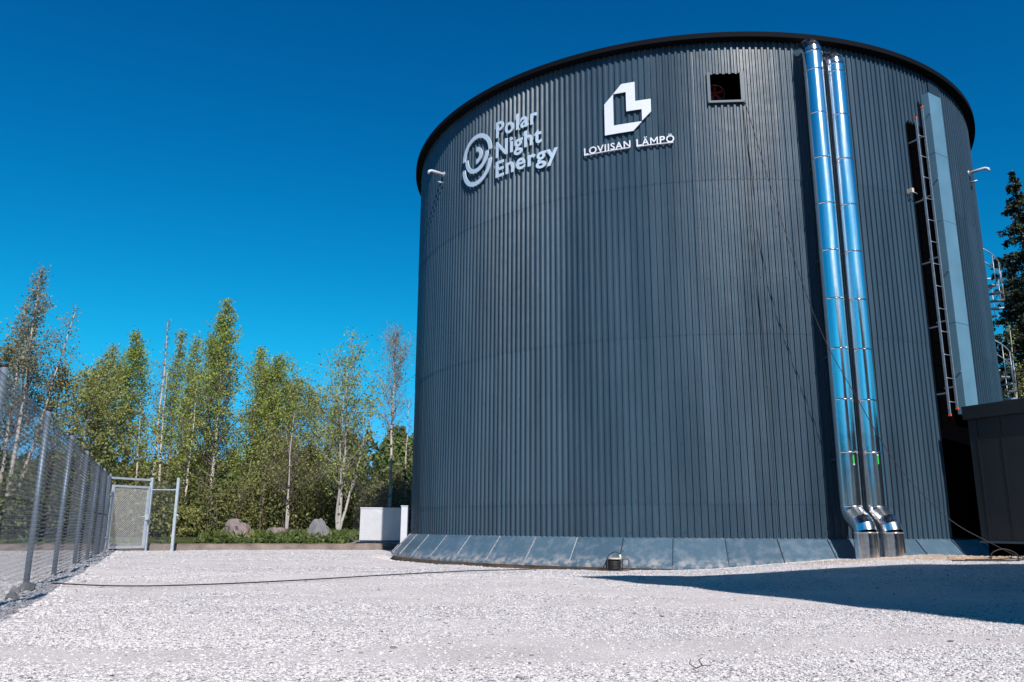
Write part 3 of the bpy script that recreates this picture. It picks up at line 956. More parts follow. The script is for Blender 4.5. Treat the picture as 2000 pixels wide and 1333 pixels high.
duct = empty('cable_duct', tuple(pol(-57.5, R + .2, 3.5)), 'tall blue grey sheet metal duct beside the ladder on the tank', 'duct')
A0, A1, ZB, ZT = -59.3, -55.9, 3.5, 11.78
e0, t0 = er_et((A0 + A1) / 2)
cw = R * radians(A1 - A0) + .02
zc = ZB
for i, (za, zb) in enumerate(((ZB, 5.7), (5.7, 8.3), (8.3, 10.1), (10.1, ZT))):
    g = .003 * (i % 2)
    o = MB().box(pol((A0 + A1) / 2, R + .225, (za + zb) / 2), (.21 + g, cw + g, zb - za - .004), [e0, t0, UZ]).build('duct_section', M_duct, duct)
    bevel(o, .008)
for z in (4.5, 7.0, 9.4, 11.2):
    for a in (A0 - .12,):
        er, et = er_et(a)
        MB().tube([pol(a, R + .31, z) - et * .02, pol(a, R + .31, z) + et * .02], .015, 8).build('bolt', M_galv, duct)

# small bracket box on the dark strip
br = empty('junction_box', tuple(pol(-64.6, R + .1, 9.0)), 'small cable bracket poking out beside the ladder', 'bracket')
er, et = er_et(-64.4)
bevel(MB().box(pol(-64.4, R + .10, 8.98), (.16, .07, .12), [er, et, UZ]).build('box', M_beige, br), .01)
MB().tube([pol(-64.4, R + .12, 8.95), pol(-63.6, R + .16, 8.93), pol(-62.9, R + .10, 8.94)], .012, 8).build('conduit', M_galv, br, True)

# overflow pipes
def overflow(a, z, label):
    t = empty('overflow_pipe', tuple(pol(a, R, z)), label, 'pipe', 'overflow spouts near the tank rim')
    p = [pol(a, R - .02, z), pol(a, R + .34, z + .03), pol(a, R + .42, z + .03), pol(a, R + .48, z), pol(a, R + .50, z - .07)]
    MB().tube(p, .042, 16).build('spout', M_white, t, True)
    MB().tube([pol(a, R - .01, z), pol(a, R + .03, z)], .09, 18).build('flange', M_galv, t, True)
    MB().tube([pol(a, R - .01, z - .28), pol(a, R + .20, z - .27)], .028, 12).build('stub', M_galv, t, True)
    return t
overflow(-151.3, 11.12, 'white overflow spout near the rim at the left side of the tank')
overflow(-40.5, 10.55, 'white overflow spout near the rim at the right side of the tank')

# ------------------------------------------------------------------ low building right of the tank
A = np.array([10.14, 17.95]); u = np.array([.40, -.9165]); v = np.array([.9165, .40])
bl = empty('low_building', (A[0], A[1], 0), 'low charcoal panel building with a flat roof right of the tank', 'building')
U3 = np.array([u[0], u[1], 0]); V3 = np.array([v[0], v[1], 0])
LU, LV = 5.5, 9.0
c = np.array([A[0], A[1], 0]) + U3 * LU / 2 + V3 * LV / 2
MB().box(c + UZ * 1.93 + (U3 + V3) * .0, (LU - .04, LV - .04, 2.66), [U3, V3, UZ]).build('wall', M_build, bl)
MB().box(c + UZ * .2 + (U3 + V3) * .0, (LU - .2, LV - .2, .8), [U3, V3, UZ]).build('plinth', M_dark, bl)
bevel(MB().box(c + UZ * 3.40 + U3 * .0, (LU + .10, LV + .10, .30), [U3, V3, UZ]).build('roof', M_buildtrim, bl), .01)
MB().box(c + UZ * .61 + (U3 + V3) * .0, (LU + .02, LV + .02, .045), [U3, V3, UZ]).build('base_trim', M_frame, bl)
for d in (.0, .55, 1.2, 2.4, 3.6, 4.8):
    P = np.array([A[0], A[1], 0]) + U3 * (d + .22) + V3 * .016 + UZ * 1.92
    MB().box(P, (.016, .012, 2.6), [U3, V3, UZ]).build('panel_joint', M_buildtrim, bl)

# ------------------------------------------------------------------ tall hall outside the picture whose shadow lies on the yard
bx0, by0, bh = 4.46, 4.60, 9.5
nd_ = (sin(radians(27)), -cos(radians(27)))
HP = [(bx0, by0), (bx0 + 12, by0), (bx0 + 12 + nd_[0] * 14, by0 + nd_[1] * 14), (bx0 + nd_[0] * 14, by0 + nd_[1] * 14)]
hall = empty('storage_hall', (bx0, by0, 0), 'tall dark hall with wide eaves, seen only by the wedge of shadow it throws', 'building')
hm = MB()
def ribbed(p0, p1, z0_, z1_):
    p0 = np.array(p0, float); p1 = np.array(p1, float); d = p1 - p0; ln = np.linalg.norm(d); d /= ln
    n = np.array([d[1], -d[0]])
    k = int(ln / .3); V = []
    for i in range(k):
        for f, h in ((0, 0), (.12, -.035), (.5, -.035), (.62, 0)):
            s = (i + f) / k * ln
            q = p0 + d * s + n * h
            V.append([q[0], q[1], z0_]); V.append([q[0], q[1], z1_])
    V.append([p1[0], p1[1], z0_]); V.append([p1[0], p1[1], z1_])
    V = np.array(V); m = len(V) // 2
    return V, [[2 * i, 2 * i + 2, 2 * i + 3, 2 * i + 1] for i in range(m - 1)]
ins = ((2.8, -1.2), (-.8, -1.2), (-.8, .8), (2.2, .8))
HW = [(HP[q][0] + ins[q][0], HP[q][1] + ins[q][1]) for q in range(4)]
for p0, p1 in ((HW[3], HW[0]), (HW[0], HW[1]), (HW[1], HW[2]), (HW[2], HW[3])):
    V, Qh = ribbed(p0, p1, 0, bh - .1); hm.add(V, Qh)
hm.build('wall', M_strip, hall)
mb = MB()
P = HP
mb.add([[x, y, bh - .12] for x, y in P] + [[x, y, bh] for x, y in P], [[3, 2, 1, 0], [4, 5, 6, 7], [0, 1, 5, 4], [1, 2, 6, 5], [2, 3, 7, 6], [3, 0, 4, 7]])
mb.build('roof', M_rim, hall)
w3 = np.array([nd_[0], nd_[1], 0]); o3 = np.array([nd_[1], -nd_[0], 0])
w3 = np.array([HW[3][0] - HW[0][0], HW[3][1] - HW[0][1], 0]); w3 /= np.linalg.norm(w3); o3 = np.array([w3[1], -w3[0], 0]); o3 = o3 if o3[0] < 0 else -o3
dc = np.array([HW[0][0], HW[0][1], 1.05]) + w3 * 5 + o3 * .05
d_ = MB().box(dc, (1.0, .06, 2.1), [w3, o3, UZ]).build('door', M_frame, hall)
MB().box(dc + w3 * .38 + o3 * .06, (.13, .06, .03), [w3, o3, UZ]).build('handle', M_galv, d_)

# ------------------------------------------------------------------ spiral stair behind the tank
ST = np.array([15.30, 25.62])
stair = empty('spiral_staircase', (ST[0], ST[1], 0), 'galvanised spiral staircase peeking out behind the right side of the tank', 'staircase')
SR = .78; TURN = 3.05; ZTOP = 8.75
MB().tube([(ST[0], ST[1], 0), (ST[0], ST[1], ZTOP + .9)], .07, 12).build('pole', M_galv, stair, True)
PH = radians(264)
def sang(z): return PH + (ZTOP - z) / TURN * 2 * pi
rl = MB(); rl2 = MB()
zz = np.linspace(.3, ZTOP, 260)
rl.tube([(ST[0] + SR * cos(sang(z)), ST[1] + SR * sin(sang(z)), z + 1.0) for z in zz], .022, 8)
rl2.tube([(ST[0] + SR * cos(sang(z)), ST[1] + SR * sin(sang(z)), z + .55) for z in zz], .015, 6)
rl.build('handrail', M_galv, stair, True); rl2.build('midrail', M_galv, stair, True)
ntr = int((ZTOP - .3) / .2)
for i in range(ntr + 1):
    z = ZTOP - i * .2; a = sang(z)
    mb = MB(); V = []
    for zz_ in (z - .04, z):
        for (r_, da) in ((.06, -.3), (SR, -.20), (SR, .20), (.06, .3)):
            V.append((ST[0] + r_ * cos(a + da), ST[1] + r_ * sin(a + da), zz_))
    mb.add(V, [[0, 3, 2, 1], [4, 5, 6, 7], [0, 1, 5, 4], [1, 2, 6, 5], [2, 3, 7, 6], [3, 0, 4, 7]])
    mb.build('tread', M_galv, stair)
    MB().tube([(ST[0] + SR * cos(a), ST[1] + SR * sin(a), z - .05), (ST[0] + SR * cos(a), ST[1] + SR * sin(a), z + 1.0)], .014, 6).build('baluster', M_galv, stair, True)

# ------------------------------------------------------------------ hanging cables
def sag_cable(p0, p1, sag, n=40, wob=0):
    out = []
    for i in range(n + 1):
        t = i / n
        p = np.array(p0) * (1 - t) + np.array(p1) * t
        p = p - UZ * sag * 4 * t * (1 - t) + np.array([wob * sin(t * 9), wob * cos(t * 7), 0])
        out.append(p)
    return out
WP = pol(-91.75, R + .07, 10.93)
cb = MB()
pc = [WP, (6.03, 16.98, 7.46), (6.62, 16.9, 5.10), (7.20, 16.70, 3.56), (7.78, 16.48, 2.18), (8.50, 16.12, 1.11), (9.22, 15.90, .60), (9.80, 15.95, .36), (10.6, 15.9, .30)]
def catmull(P, n=10):
    P = [np.array(p, float) for p in P]; P = [2 * P[0] - P[1]] + P + [2 * P[-1] - P[-2]]
    out = []
    for i in range(1, len(P) - 2):
        for j in range(n):
            t = j / n
            out.append(.5 * ((2 * P[i]) + (-P[i - 1] + P[i + 1]) * t + (2 * P[i - 1] - 5 * P[i] + 4 * P[i + 1] - P[i + 2]) * t * t + (-P[i - 1] + 3 * P[i] - 3 * P[i + 1] + P[i + 2]) * t ** 3))
    out.append(P[-2]); return out
cb.tube(catmull(pc), .0085, 8)
tag(cb.build('power_cable', M_black, None, True), 'black cable hanging free from the fan opening to the ground on the right', 'cable')
cb = MB()
cb.tube([WP - et * 0 + np.array([-.03, 0, 0]), pol(-91.9, R + .03, 8), pol(-91.2, R + .03, 5), pol(-90.9, R + .03, 2.5), pol(-90.8, R + .04, .7)], .005, 6)
tag(cb.build('power_cable', M_black, None, True), 'thin black wire lying straight down the cladding below the fan opening', 'cable')
# ------------------------------------------------------------------ cord on the ground and the reel
def gz(x, y): return float(ground_z(np.array([x]), np.array([y]))[0])
pts = [(-6.42, 11.79), (-5.8, 11.95), (-5.16, 12.18), (-4.3, 12.7), (-3.31, 13.68), (-2.2, 15.0), (-1.28, 16.2), (-.6, 16.62), (.03, 16.85), (.6, 17.1), (1.17, 17.35), (1.62, 17.33), (1.88, 17.30)]
cp = catmull([(x, y, gz(x, y) + .028) for x, y in pts], 8)
RX, RY = 2.22, 17.28; RZ = gz(RX, RY)
loop = catmull([cp[-1], (1.95, 17.28, RZ + .14), (2.02, 17.27, RZ + .30), (2.13, 17.26, RZ + .375), (2.22, 17.25, RZ + .36), (2.265, 17.25, RZ + .30)], 8)
mb = MB().tube(cp + loop[1:], .0095, 8)
tag(mb.build('extension_cord', M_black, None, True), 'long black cord snaking over the gravel from the fence to the cable reel', 'cord')
reel = empty('cable_reel', (RX, RY, RZ), 'black cable reel in a tube frame standing against the tank skirt', 'cable reel')
fm = MB()
for dx, top in ((-.24, 1), (.07, 1), (.24, 1)):
    pass
yo = .10
def fr_tube(P): return MB().tube(P, .013, 10)
fr_tube([(RX - .24, RY - yo, RZ + .245), (RX - .24, RY - yo, RZ + .03), (RX - .21, RY - yo, RZ + .012), (RX + .05, RY - yo, RZ + .012), (RX + .075, RY - yo, RZ + .03), (RX + .075, RY - yo, RZ + .24)]).build('frame', M_black, reel, True)
fr_tube([(RX + .075, RY - yo, RZ + .225), (RX + .09, RY - yo + .02, RZ + .24), (RX + .20, RY, RZ + .24), (RX + .225, RY + .02, RZ + .215), (RX + .225, RY + .02, RZ + .03), (RX + .20, RY + .02, RZ + .012), (RX + .07, RY - yo, RZ + .012)]).build('frame', mat('worn_steel_tube', (.16, .12, .11), .5, .3), reel, True)
fr_tube([(RX - .24, RY + yo * .6, RZ + .22), (RX - .24, RY + yo * .6, RZ + .03), (RX - .2, RY + yo * .6, RZ + .012), (RX + .2, RY + yo * .6, RZ + .012)]).build('frame', M_black, reel, True)
coil = MB()
cr_ = np.random.default_rng(5)
for i in range(16):
    z = RZ + .045 + i * .0115; tilt = cr_.normal(0, .16); ph = cr_.uniform(0, 6.28); rad = .135 + cr_.normal(0, .006)
    coil.tube([(RX - .085 + rad * cos(t), RY - .01 + rad * .75 * sin(t), z + .05 * tilt * sin(t + ph)) for t in np.linspace(0, 2 * pi, 31)], .0085, 6, False)
coil.tube([(RX - .085, RY - .01, RZ + .03), (RX - .085, RY - .01, RZ + .235)], .105, 20)
coil.build('wound_cable', M_black, reel, True)
tp = MB().tube([(RX - .07, RY - .02, RZ + .238), (RX - .07, RY - .02, RZ + .262)], .135, 26)
tp.build('socket_plate', M_beige, reel)
MB().tube([(RX + .045, RY - .03, RZ + .255), (RX + .035, RY - .03, RZ + .33)], [.028, .018], 12).build('plug', mat('ivory_plug', (.75, .68, .52), .5), reel, True)

# debris by the low building: loop of cable, planks
mb = MB().tube(catmull([(9.05, 15.75, gz(9.05, 15.75) + .01), (9.08, 15.73, gz(9.1, 15.7) + .16), (9.28, 15.7, gz(9.3, 15.7) + .23), (9.50, 15.68, gz(9.5, 15.7) + .14), (9.52, 15.66, gz(9.5, 15.7) + .0)]), .012, 8)
tag(mb.build('cable_loop', M_black, None, True), 'loop of stiff black cable standing up from the sand by the low building', 'cable')
dv = np.array([.97, -.24, .02]); dv /= np.linalg.norm(dv); sd = np.cross(UZ, dv)
mb = MB().box((8.95, 15.95, gz(8.95, 15.95) + .05), (1.1, .09, .03), [dv, sd, np.cross(dv, sd)])
tag(bevel(mb.build('plank', mat('raw_plank', (.50, .30, .16), .8, noise=(8, .25)), None), .004), 'thin raw wooden plank half buried in sand right of the silver pipes', 'plank')
cc = MB()
for i in range(3):
    xx0 = 8.3 + .3 * i
    cc.tube(catmull([(xx0 + t * .5, 15.72 + .06 * sin(t * 3 + i) + .05 * i, gz(xx0 + t * .5, 15.75) + .02 + .02 * (i % 2)) for t in range(6)]), .010, 6)
tag(cc.build('cable_bundle', M_black, None, True), 'tangle of thin dark cables lying along the sand strip by the low building', 'cable')

# ------------------------------------------------------------------ fences
def chain_link(P0, P1, z0_, z1_, cell, r, name, m, parent, zoff=lambda s: 0, diag=True):
    P0 = np.array(P0, float); P1 = np.array(P1, float)
    d = P1 - P0; ln = np.linalg.norm(d[:2]); d2 = d[:2] / ln
    nrm = np.array([d2[1], -d2[0]])
    ncol = int(ln / cell); nrow = int((z1_ - z0_) / (cell / 2))
    i = np.arange(ncol)[:, None]; j = np.arange(nrow + 1)[None, :]
    s = (i + .5 + ((j + i * 0) % 2 - .5) * 1.0 + 0.0) * cell
    z = z0_ + j * (z1_ - z0_) / nrow + 0 * i
    bul = ((j % 2) - .5) * .004
    sag = .025 * (vnoise(s * .7, z * .9, 31) - .5)
    X_ = P0[0] + d2[0] * s + nrm[0] * (bul + sag); Y_ = P0[1] + d2[1] * s + nrm[1] * (bul + sag)
    W = np.stack([X_, Y_, z], -1)
    a = W[:, :-1].reshape(-1, 3); b = W[:, 1:].reshape(-1, 3)
    V, Qc = segs_mesh(a, b, np.full(len(a), r), np.full(len(a), r), 3)
    return np_mesh(name, V, Qc, None, m, parent)

f0 = np.array([fence_x(7.85 - 3.4 * .9333), 7.85 - 3.4 * .9333])
posts_y = [4.6, 7.9, 11.3, 14.24, 17.6, 20.7, 23.3, 25.9]
fence = empty('chain_link_fence', (fence_x(7.85), 7.85, 0), 'long galvanised chain link fence with capped posts along the left edge of the yard', 'fence')
for y in posts_y:
    x = fence_x(y)
    h = 2.42 + .02 * sin(y * 3)
    pst = MB().tube([(x, y, -.1), (x + .01 * sin(y), y, h)], .038, 16).build('post', M_post, fence, True)
    MB().tube([(x, y, h), (x, y, h + .035)], .044, 16).build('post_cap', M_black, pst, True)
nv = np.array([.921, .39]) * .05
chain_link((fence_x(4.2) + nv[0], 4.2 + nv[1], 0), (fence_x(25.9) + nv[0], 25.9 + nv[1], 0), .03, 2.30, .055, .0018, 'wire_mesh', M_wire, fence)
mb = MB()
for z in (2.30, 1.2, .05):
    mb.tube([(fence_x(y) + nv[0], y + nv[1], z) for y in (4.2, 12, 20, 25.9)], .0035, 6, False)
mb.build('tension_wire', M_wire, fence, True)

GL = np.array([-12.35, 27.35, 0.]); GM = np.array([-11.45, 27.95, 0.]); GR = np.array([-10.62, 28.05, 0.])
GL[:2] = (-12.70, 27.35); GM[:2] = (-12.22, 28.0)
gate = empty('mesh_gate', (-12.6, 27.2, 0), 'galvanised mesh gate in a square tube frame at the far end of the fence', 'gate')
pL = np.array([-13.02, 26.55]); pM = np.array([-12.25, 27.95]); pR = np.array([-11.33, 27.9])
def sqpost(p, h, w_, name, parent, top=True):
    o = MB().box((p[0], p[1], h / 2 - .05), (w_, w_, h + .1)).build(name, M_gate, parent); bevel(o, .006); return o
sqpost(pL, 2.42, .09, 'post', gate); sqpost(pM, 2.42, .09, 'post', gate)
def bar(p0, p1, w_, name, parent, m=None):
    p0 = np.array(p0, float); p1 = np.array(p1, float); d = p1 - p0; ln = np.linalg.norm(d); d /= ln
    s_ = np.cross(UZ, d) if abs(d[2]) < .9 else np.array([1., 0, 0]); s_ /= np.linalg.norm(s_)
    n_ = np.cross(d, s_)
    return bevel(MB().box((p0 + p1) / 2, (ln, w_, w_), [d, s_, n_]).build(name, m or M_gate, parent), .004)
bar((*(pL + [.022, .04]), 2.34), (*(pM - [.022, .04]), 2.34), .065, 'top_bar', gate)
# leaf, hung slightly proud
dg = (pM - pL) / np.linalg.norm(pM - pL); q0 = pL + dg * .12 + np.array([.06, -.03]); q1 = pM - dg * .14 + np.array([.06, -.03])
lf = MB()
dd = np.array([dg[0], dg[1], 0]); nn = np.array([dg[1], -dg[0], 0])
leafo = None
for (a_, b_) in (((*q0, .10), (*q0, 2.12)), ((*q1, .10), (*q1, 2.12)), ((*(q0 + dg * .036), 2.085), (*(q1 - dg * .036), 2.085)), ((*(q0 + dg * .036), .135), (*(q1 - dg * .036), .135))):
    p0 = np.array(a_); p1 = np.array(b_); d = p1 - p0; ln = np.linalg.norm(d); d /= ln
    s_ = nn; n_ = np.cross(d, s_)
    lf.box((p0 + p1) / 2, (ln, .07, .07), [d, s_, n_])
leafo = lf.build('gate_leaf', M_gate, gate)
chain_link((q0[0], q0[1], 0), (q1[0], q1[1], 0), .17, 2.06, .066, .0052, 'mesh_panel', mat('bright_wire', (.72, .72, .74), .4, .2), leafo)
MB().box((q1[0] + .05, q1[1] - .05, 1.10), (.12, .04, .16)).build('lock', M_gate, leafo)
MB().tube([(q1[0] - .0, q1[1] - .10, 1.12), (q1[0] - .10, q1[1] - .12, 1.12)], .012, 8).build('handle', M_gate, leafo, True)
for z in (.45, 1.80):
    MB().tube([(pL[0] + .03, pL[1] - .05, z), (q0[0], q0[1] - .03, z)], .022, 8).build('hinge', M_gate, gate, True)
side = empty('fence_panel', (pR[0], pR[1], 0), 'short chain link panel with one square post right of the gate', 'fence')
sqpost(pR, 2.42, .085, 'post', side)
bar((*(pM + [.05, .0]), 2.02), (*(pR - [.05, .0]), 2.02), .035, 'rail', side)
chain_link((pM[0] + .05, pM[1], 0), (pR[0] - .05, pR[1], 0), .05, 2.25, .06, .0022, 'wire_mesh', M_wire, side)
MB().box((pR[0] + .07, pR[1] - .03, 1.18), (.10, .03, .05)).build('latch', M_gate, side)

ff = empty('chain_link_fence', (-3.9, 29.6, 0), 'fine chain link fence in front of the white container beside the tank', 'fence')
chain_link((-5.75, 30.2, 0), (-3.0, 29.25, 0), .15, 2.45, .065, .0014, 'wire_mesh', M_wire, ff)
MB().tube([(-3.05, 29.3, 0), (-3.05, 29.3, 2.5)], .03, 12).build('post', M_galv, ff, True)
pan = empty('service_cabinet', (-3.27, 25.5, 0), 'narrow white upright cabinet against the left edge of the tank, right of the white container', 'cabinet')
bevel(MB().box((-3.28, 25.5, .83), (.20, .2, 1.24)).build('body', M_white, pan), .008)
MB().box((-3.28, 25.392, .83), (.16, .012, 1.14)).build('door', M_white, pan)
MB().box((-3.28, 25.5, 1.466), (.22, .23, .03)).build('lid', M_white, pan)

# ------------------------------------------------------------------ white container
con = empty('white_container', (-5.0, 31.1, .2), 'low white box container on short legs left of the tank', 'container')
cd = np.array([.993, .12, 0]); cs = np.array([-.12, .993, 0])
cc_ = np.array([-4.86, 31.95, 0])
bevel(MB().box(cc_ + UZ * .91, (1.80, 1.7, 1.16), [cd, cs, UZ]).build('body', M_white, con), .01)
bevel(MB().box(cc_ + UZ * 1.51, (1.84, 1.74, .05), [cd, cs, UZ]).build('lid', M_white, con), .01)
MB().box(cc_ + UZ * .305, (1.74, 1.64, .05), [cd, cs, UZ]).build('chassis', M_black, con)
for sx in (-.66, -.3, .66):
    for sy in (-.7, .7):
        MB().box(cc_ + cd * sx + cs * sy + UZ * .17, (.06, .06, .18), [cd, cs, UZ]).build('leg', M_galv, con)
for i in range(5):
    MB().box(cc_ + cd * (-.83 + .332 * (i + .5)) + cs * (-.852) + UZ * .91, (.012, .012, 1.1), [cd, cs, UZ]).build('rib', M_white, con)

# ------------------------------------------------------------------ boulders
def boulder(x, y, sx, sy, h, seed, m, label, peak=0):
    import bmesh
    bm = bmesh.new(); bmesh.ops.create_icosphere(bm, subdivisions=5, radius=1)
    from mathutils import noise as mn
    for v_ in bm.verts:
        p = v_.co.copy()
        n1 = mn.noise(p * 1.3 + Vector((seed, 0, 0))); n2 = mn.noise(p * 3.1 + Vector((0, seed, 0))); n3 = mn.noise(p * 8 + Vector((0, 0, seed)))
        rdg = 1 - abs(mn.noise(p * 2.2 + Vector((seed * 2, 1, 0))))
        q = p * (.86 + .28 * n1 + .12 * n2 + .045 * n3 + .12 * rdg)
        # planar facets
        for k in range(5):
            dd_ = Vector((cos(seed + k * 1.9), sin(seed * 2 + k * 2.3), .35 * cos(k * 2.1))).normalized()
            e = q.dot(dd_) - .78
            if e > 0: q -= dd_ * e * .8
        z = max(q.z, -.4)
        q.x += peak * max(z, 0) * .4
        v_.co = Vector((x + q.x * sx, y + q.y * sy, z * h + .25))
    me = bpy.data.meshes.new('boulder'); bm.to_mesh(me); bm.free()
    for p in me.polygons: p.use_smooth = False
    me.materials.append(m)
    return tag(put(bpy.data.objects.new('boulder', me)), label, 'boulder', 'boulders at the edge of the yard')
boulder(-11.25, 34.2, .80, .6, .86, 1.3, M_boulder, 'large pinkish boulder, leftmost of the row at the edge of the trees', -.2)
boulder(-9.85, 35.0, .52, .5, .62, 4.7, M_boulder, 'low jagged reddish boulder in the middle of the row', -.5)
boulder(-9.2, 35.3, .32, .4, .40, 6.1, M_boulder2, 'small dark boulder beside the low jagged one', .1)
boulder(-8.15, 35.0, .56, .5, .84, 8.2, M_boulder2, 'upright grey boulder, rightmost of the row near the white container', .1)

# ------------------------------------------------------------------ trees
def leaves(C, size, jit_rng, elong=1.6, up=0.0):
    n = len(C)
    a = jit_rng.normal(size=(n, 3)); a[:, 2] += up; a /= np.linalg.norm(a, axis=1, keepdims=True)
    b = jit_rng.normal(size=(n, 3)); b -= (a * b).sum(1, keepdims=True) * a; b /= np.linalg.norm(b, axis=1, keepdims=True)
    s = (size * jit_rng.uniform(.6, 1.35, n))[:, None]
    a = a * s * elong * .5; b = b * s * .5
    V = np.stack([C - a, C + b * .9 - a * .1, C + a, C - b * .9 - a * .1], 1).reshape(-1, 3)
    return V, np.arange(4 * n).reshape(-1, 4)

def tree(x, y, h, label, name='birch_tree', crown_r=1.6, base_f=.3, nbr=46, twigs=7, lpt=9, leaf=.075, leafmat=None, barkm=None, twigm=None,
         lean=(0, 0), trunk_r=None, seed=0, up=.6, shape='cone', bare=False, z0=.2, group='spring trees beyond the yard', spread=.27, fork=0, droop=0):
    g = np.random.default_rng(1000 + seed)
    leafmat = leafmat or M_leaf_green; barkm = barkm or M_birch; twigm = twigm or M_twig
    tr_ = trunk_r or h * .0095
    t = empty(name, (x, y, z0), label, 'tree', group)
    # trunk(s)
    stems = []
    nst = 1 + fork
    mbt = MB()
    for s_ in range(nst):
        N_ = 12
        off = g.normal(0, .5, 2) * (0 if s_ == 0 else 1)
        ang = g.uniform(0, 2 * pi); spd = 0 if s_ == 0 else g.uniform(.10, .22)
        hh = h * (1 if s_ == 0 else g.uniform(.7, .92))
        wob = g.normal(0, .05, (N_ + 1, 2)).cumsum(0) * .6
        P = []
        for i in range(N_ + 1):
            f = i / N_
            st_ = max(0, f - (.12 if fork else 0))
            P.append([x + lean[0] * f * h + wob[i, 0] * (i > 0) + cos(ang) * spd * st_ * h, y + lean[1] * f * h + wob[i, 1] * (i > 0) + sin(ang) * spd * st_ * h, z0 - .1 + f * hh])
        # the top must end where it was asked to
        P = np.array(P)
        if s_ == 0:
            end = np.array([x + lean[0] * h, y + lean[1] * h]); P[:, :2] += ((end - P[-1, :2])[None] * (np.linspace(0, 1, N_ + 1) ** 1)[:, None])
        rad = [tr_ * (.75 if s_ else 1) * (1 - .93 * (i / N_) ** .85) + .006 for i in range(N_ + 1)]
        mbt.tube(P, rad, 8)
        stems.append((P, rad))
    mbt.build('trunk', barkm, t, True)
    S0 = []; S1 = []; r0 = []; r1 = []; LC = []
    for s_, (P, rad) in enumerate(stems):
        nb = nbr if s_ == 0 else int(nbr * .6)
        for b in range(nb):
            f = base_f + (1 - base_f) * ((b + g.uniform(0, 1)) / nb) ** .9
            f = min(f, .985)
            i = f * (len(P) - 1); i0 = int(i); fr_ = i - i0
            p = P[i0] * (1 - fr_) + P[min(i0 + 1, len(P) - 1)] * fr_
            tt = (f - base_f) / (1 - base_f)
            if shape == 'cone': L_ = crown_r * (1 - tt) ** .95 * (.55 + .45 * min(1, tt * 5)) * 1.15
            elif shape == 'oval': L_ = crown_r * (max(0.02, 1 - (2 * abs(tt - .42)) ** 2.2) ** .6 if tt < .92 else .3)
            else: L_ = crown_r * (.45 + .55 * sin(pi * min(1, tt * .9 + .1)))
            L_ *= g.uniform(.55, 1.25)
            L_ = max(L_, .25)
            az_ = g.uniform(0, 2 * pi); el_ = up * g.uniform(.6, 1.25) + .35 * tt
            d = np.array([cos(az_) * cos(el_), sin(az_) * cos(el_), sin(el_)])
            nsg = 4; pp = p.copy(); rb = max(.008, min(rad[i0] * .45, L_ * .014))
            nodes = [pp]
            for q in range(nsg):
                d = d + g.normal(0, .12, 3) + np.array([0, 0, .10 - droop]); d /= np.linalg.norm(d)
                pn = pp + d * L_ / nsg
                S0.append(pp); S1.append(pn); r0.append(rb * (1 - q / nsg * .8)); r1.append(rb * (1 - (q + 1) / nsg * .8) + .001)
                pp = pn; nodes.append(pp)
            for w_ in range(twigs):
                k = g.uniform(.15, 1) * nsg; k0 = min(int(k), nsg - 1); pw = nodes[k0] + (nodes[k0 + 1] - nodes[k0]) * (k - k0)
                dt = d * .6 + g.normal(0, .6, 3) + np.array([0, 0, .15 - droop * 2]); dt /= np.linalg.norm(dt)
                lt = L_ * g.uniform(.18, .42) + .1
                pe = pw + dt * lt
                S0.append(pw); S1.append(pe); r0.append(max(.005, rb * .3)); r1.append(.003)
                if lpt:
                    m_ = g.poisson(.86 * lpt * min(1.25, L_ / .75 + .1))
                    q_ = g.uniform(.4, 1.1, m_)[:, None]
                    LC.append(pw + (pe - pw) * q_ + g.normal(0, spread * .45, (m_, 3)))
    V, Qb = segs_mesh(np.array(S0), np.array(S1), np.array(r0), np.array(r1), 3)
    np_mesh('branches', V, Qb, None, twigm, t)
    if LC and lpt:
        LC = np.concatenate(LC)
        V, Ql = leaves(LC, leaf, g)
        cl = vnoise(LC[:, 0] * 1.6 + LC[:, 1] * .9, LC[:, 2] * 1.6, seed)
        tn_ = np.repeat(np.clip(g.uniform(0, 1, len(LC)) * .75 + cl * .35 - .05, 0, 1), 4)
        np_mesh('crown', V, Ql, None, leafmat, t, attrs={'tone': tn_})
    return t

# back row, then front; (x, y, height)
T = tree
T(-21.89, 35.85, 12.2, 'tall sparse birch with a white trunk, the tallest at the far left above the fence', crown_r=2.5, base_f=.28, nbr=76, twigs=10, lpt=6, leaf=.07, leafmat=M_leaf_grey, seed=1, up=.95)
T(-22.6, 36.2, 10.6, 'thin sparse birch, small twin just left of the tallest birch above the fence', crown_r=1.9, base_f=.35, nbr=50, twigs=8, lpt=5.5, leaf=.07, leafmat=M_leaf_grey, seed=2, up=.95)
T(-22.6, 36.7, 10.6, 'leaning white birch with a drooping thin crown above the fence', crown_r=1.7, base_f=.55, nbr=32, twigs=6, lpt=4.5, leaf=.065, leafmat=M_leaf_grey, lean=(.2, 0), seed=3, up=.5, droop=.05)
T(-24.2, 38.0, 8.8, 'bushy bronze leaved tree at the left edge behind the fence', 'maple_tree', 2.73, .2, 72, 8, 8, .08, M_leaf_orange, M_greybark, seed=4, shape='oval')
T(-21.2, 37.6, 7.6, 'bronze leaved tree between the tallest birch and the leaning birch', 'maple_tree', 2.08, .2, 67, 8, 8, .08, M_leaf_orange, M_greybark, seed=5, shape='oval')
T(-19.6, 37.0, 7.3, 'olive green tree below the leaning birch', 'maple_tree', 1.95, .2, 60, 7, 8, .08, M_leaf_olive, M_greybark, seed=6, shape='oval')
T(-20.3, 39.3, 8.6, 'narrow olive green tree right of the leaning birch', 'aspen_tree', 1.69, .22, 67, 7, 12, .07, M_leaf_olive, M_greybark, seed=7, shape='oval')
T(-21.31, 42.2, 9.9, 'slim olive green aspen left of the gate', 'aspen_tree', 1.82, .25, 72, 7, 13, .07, M_leaf_olive, M_greybark, seed=8)
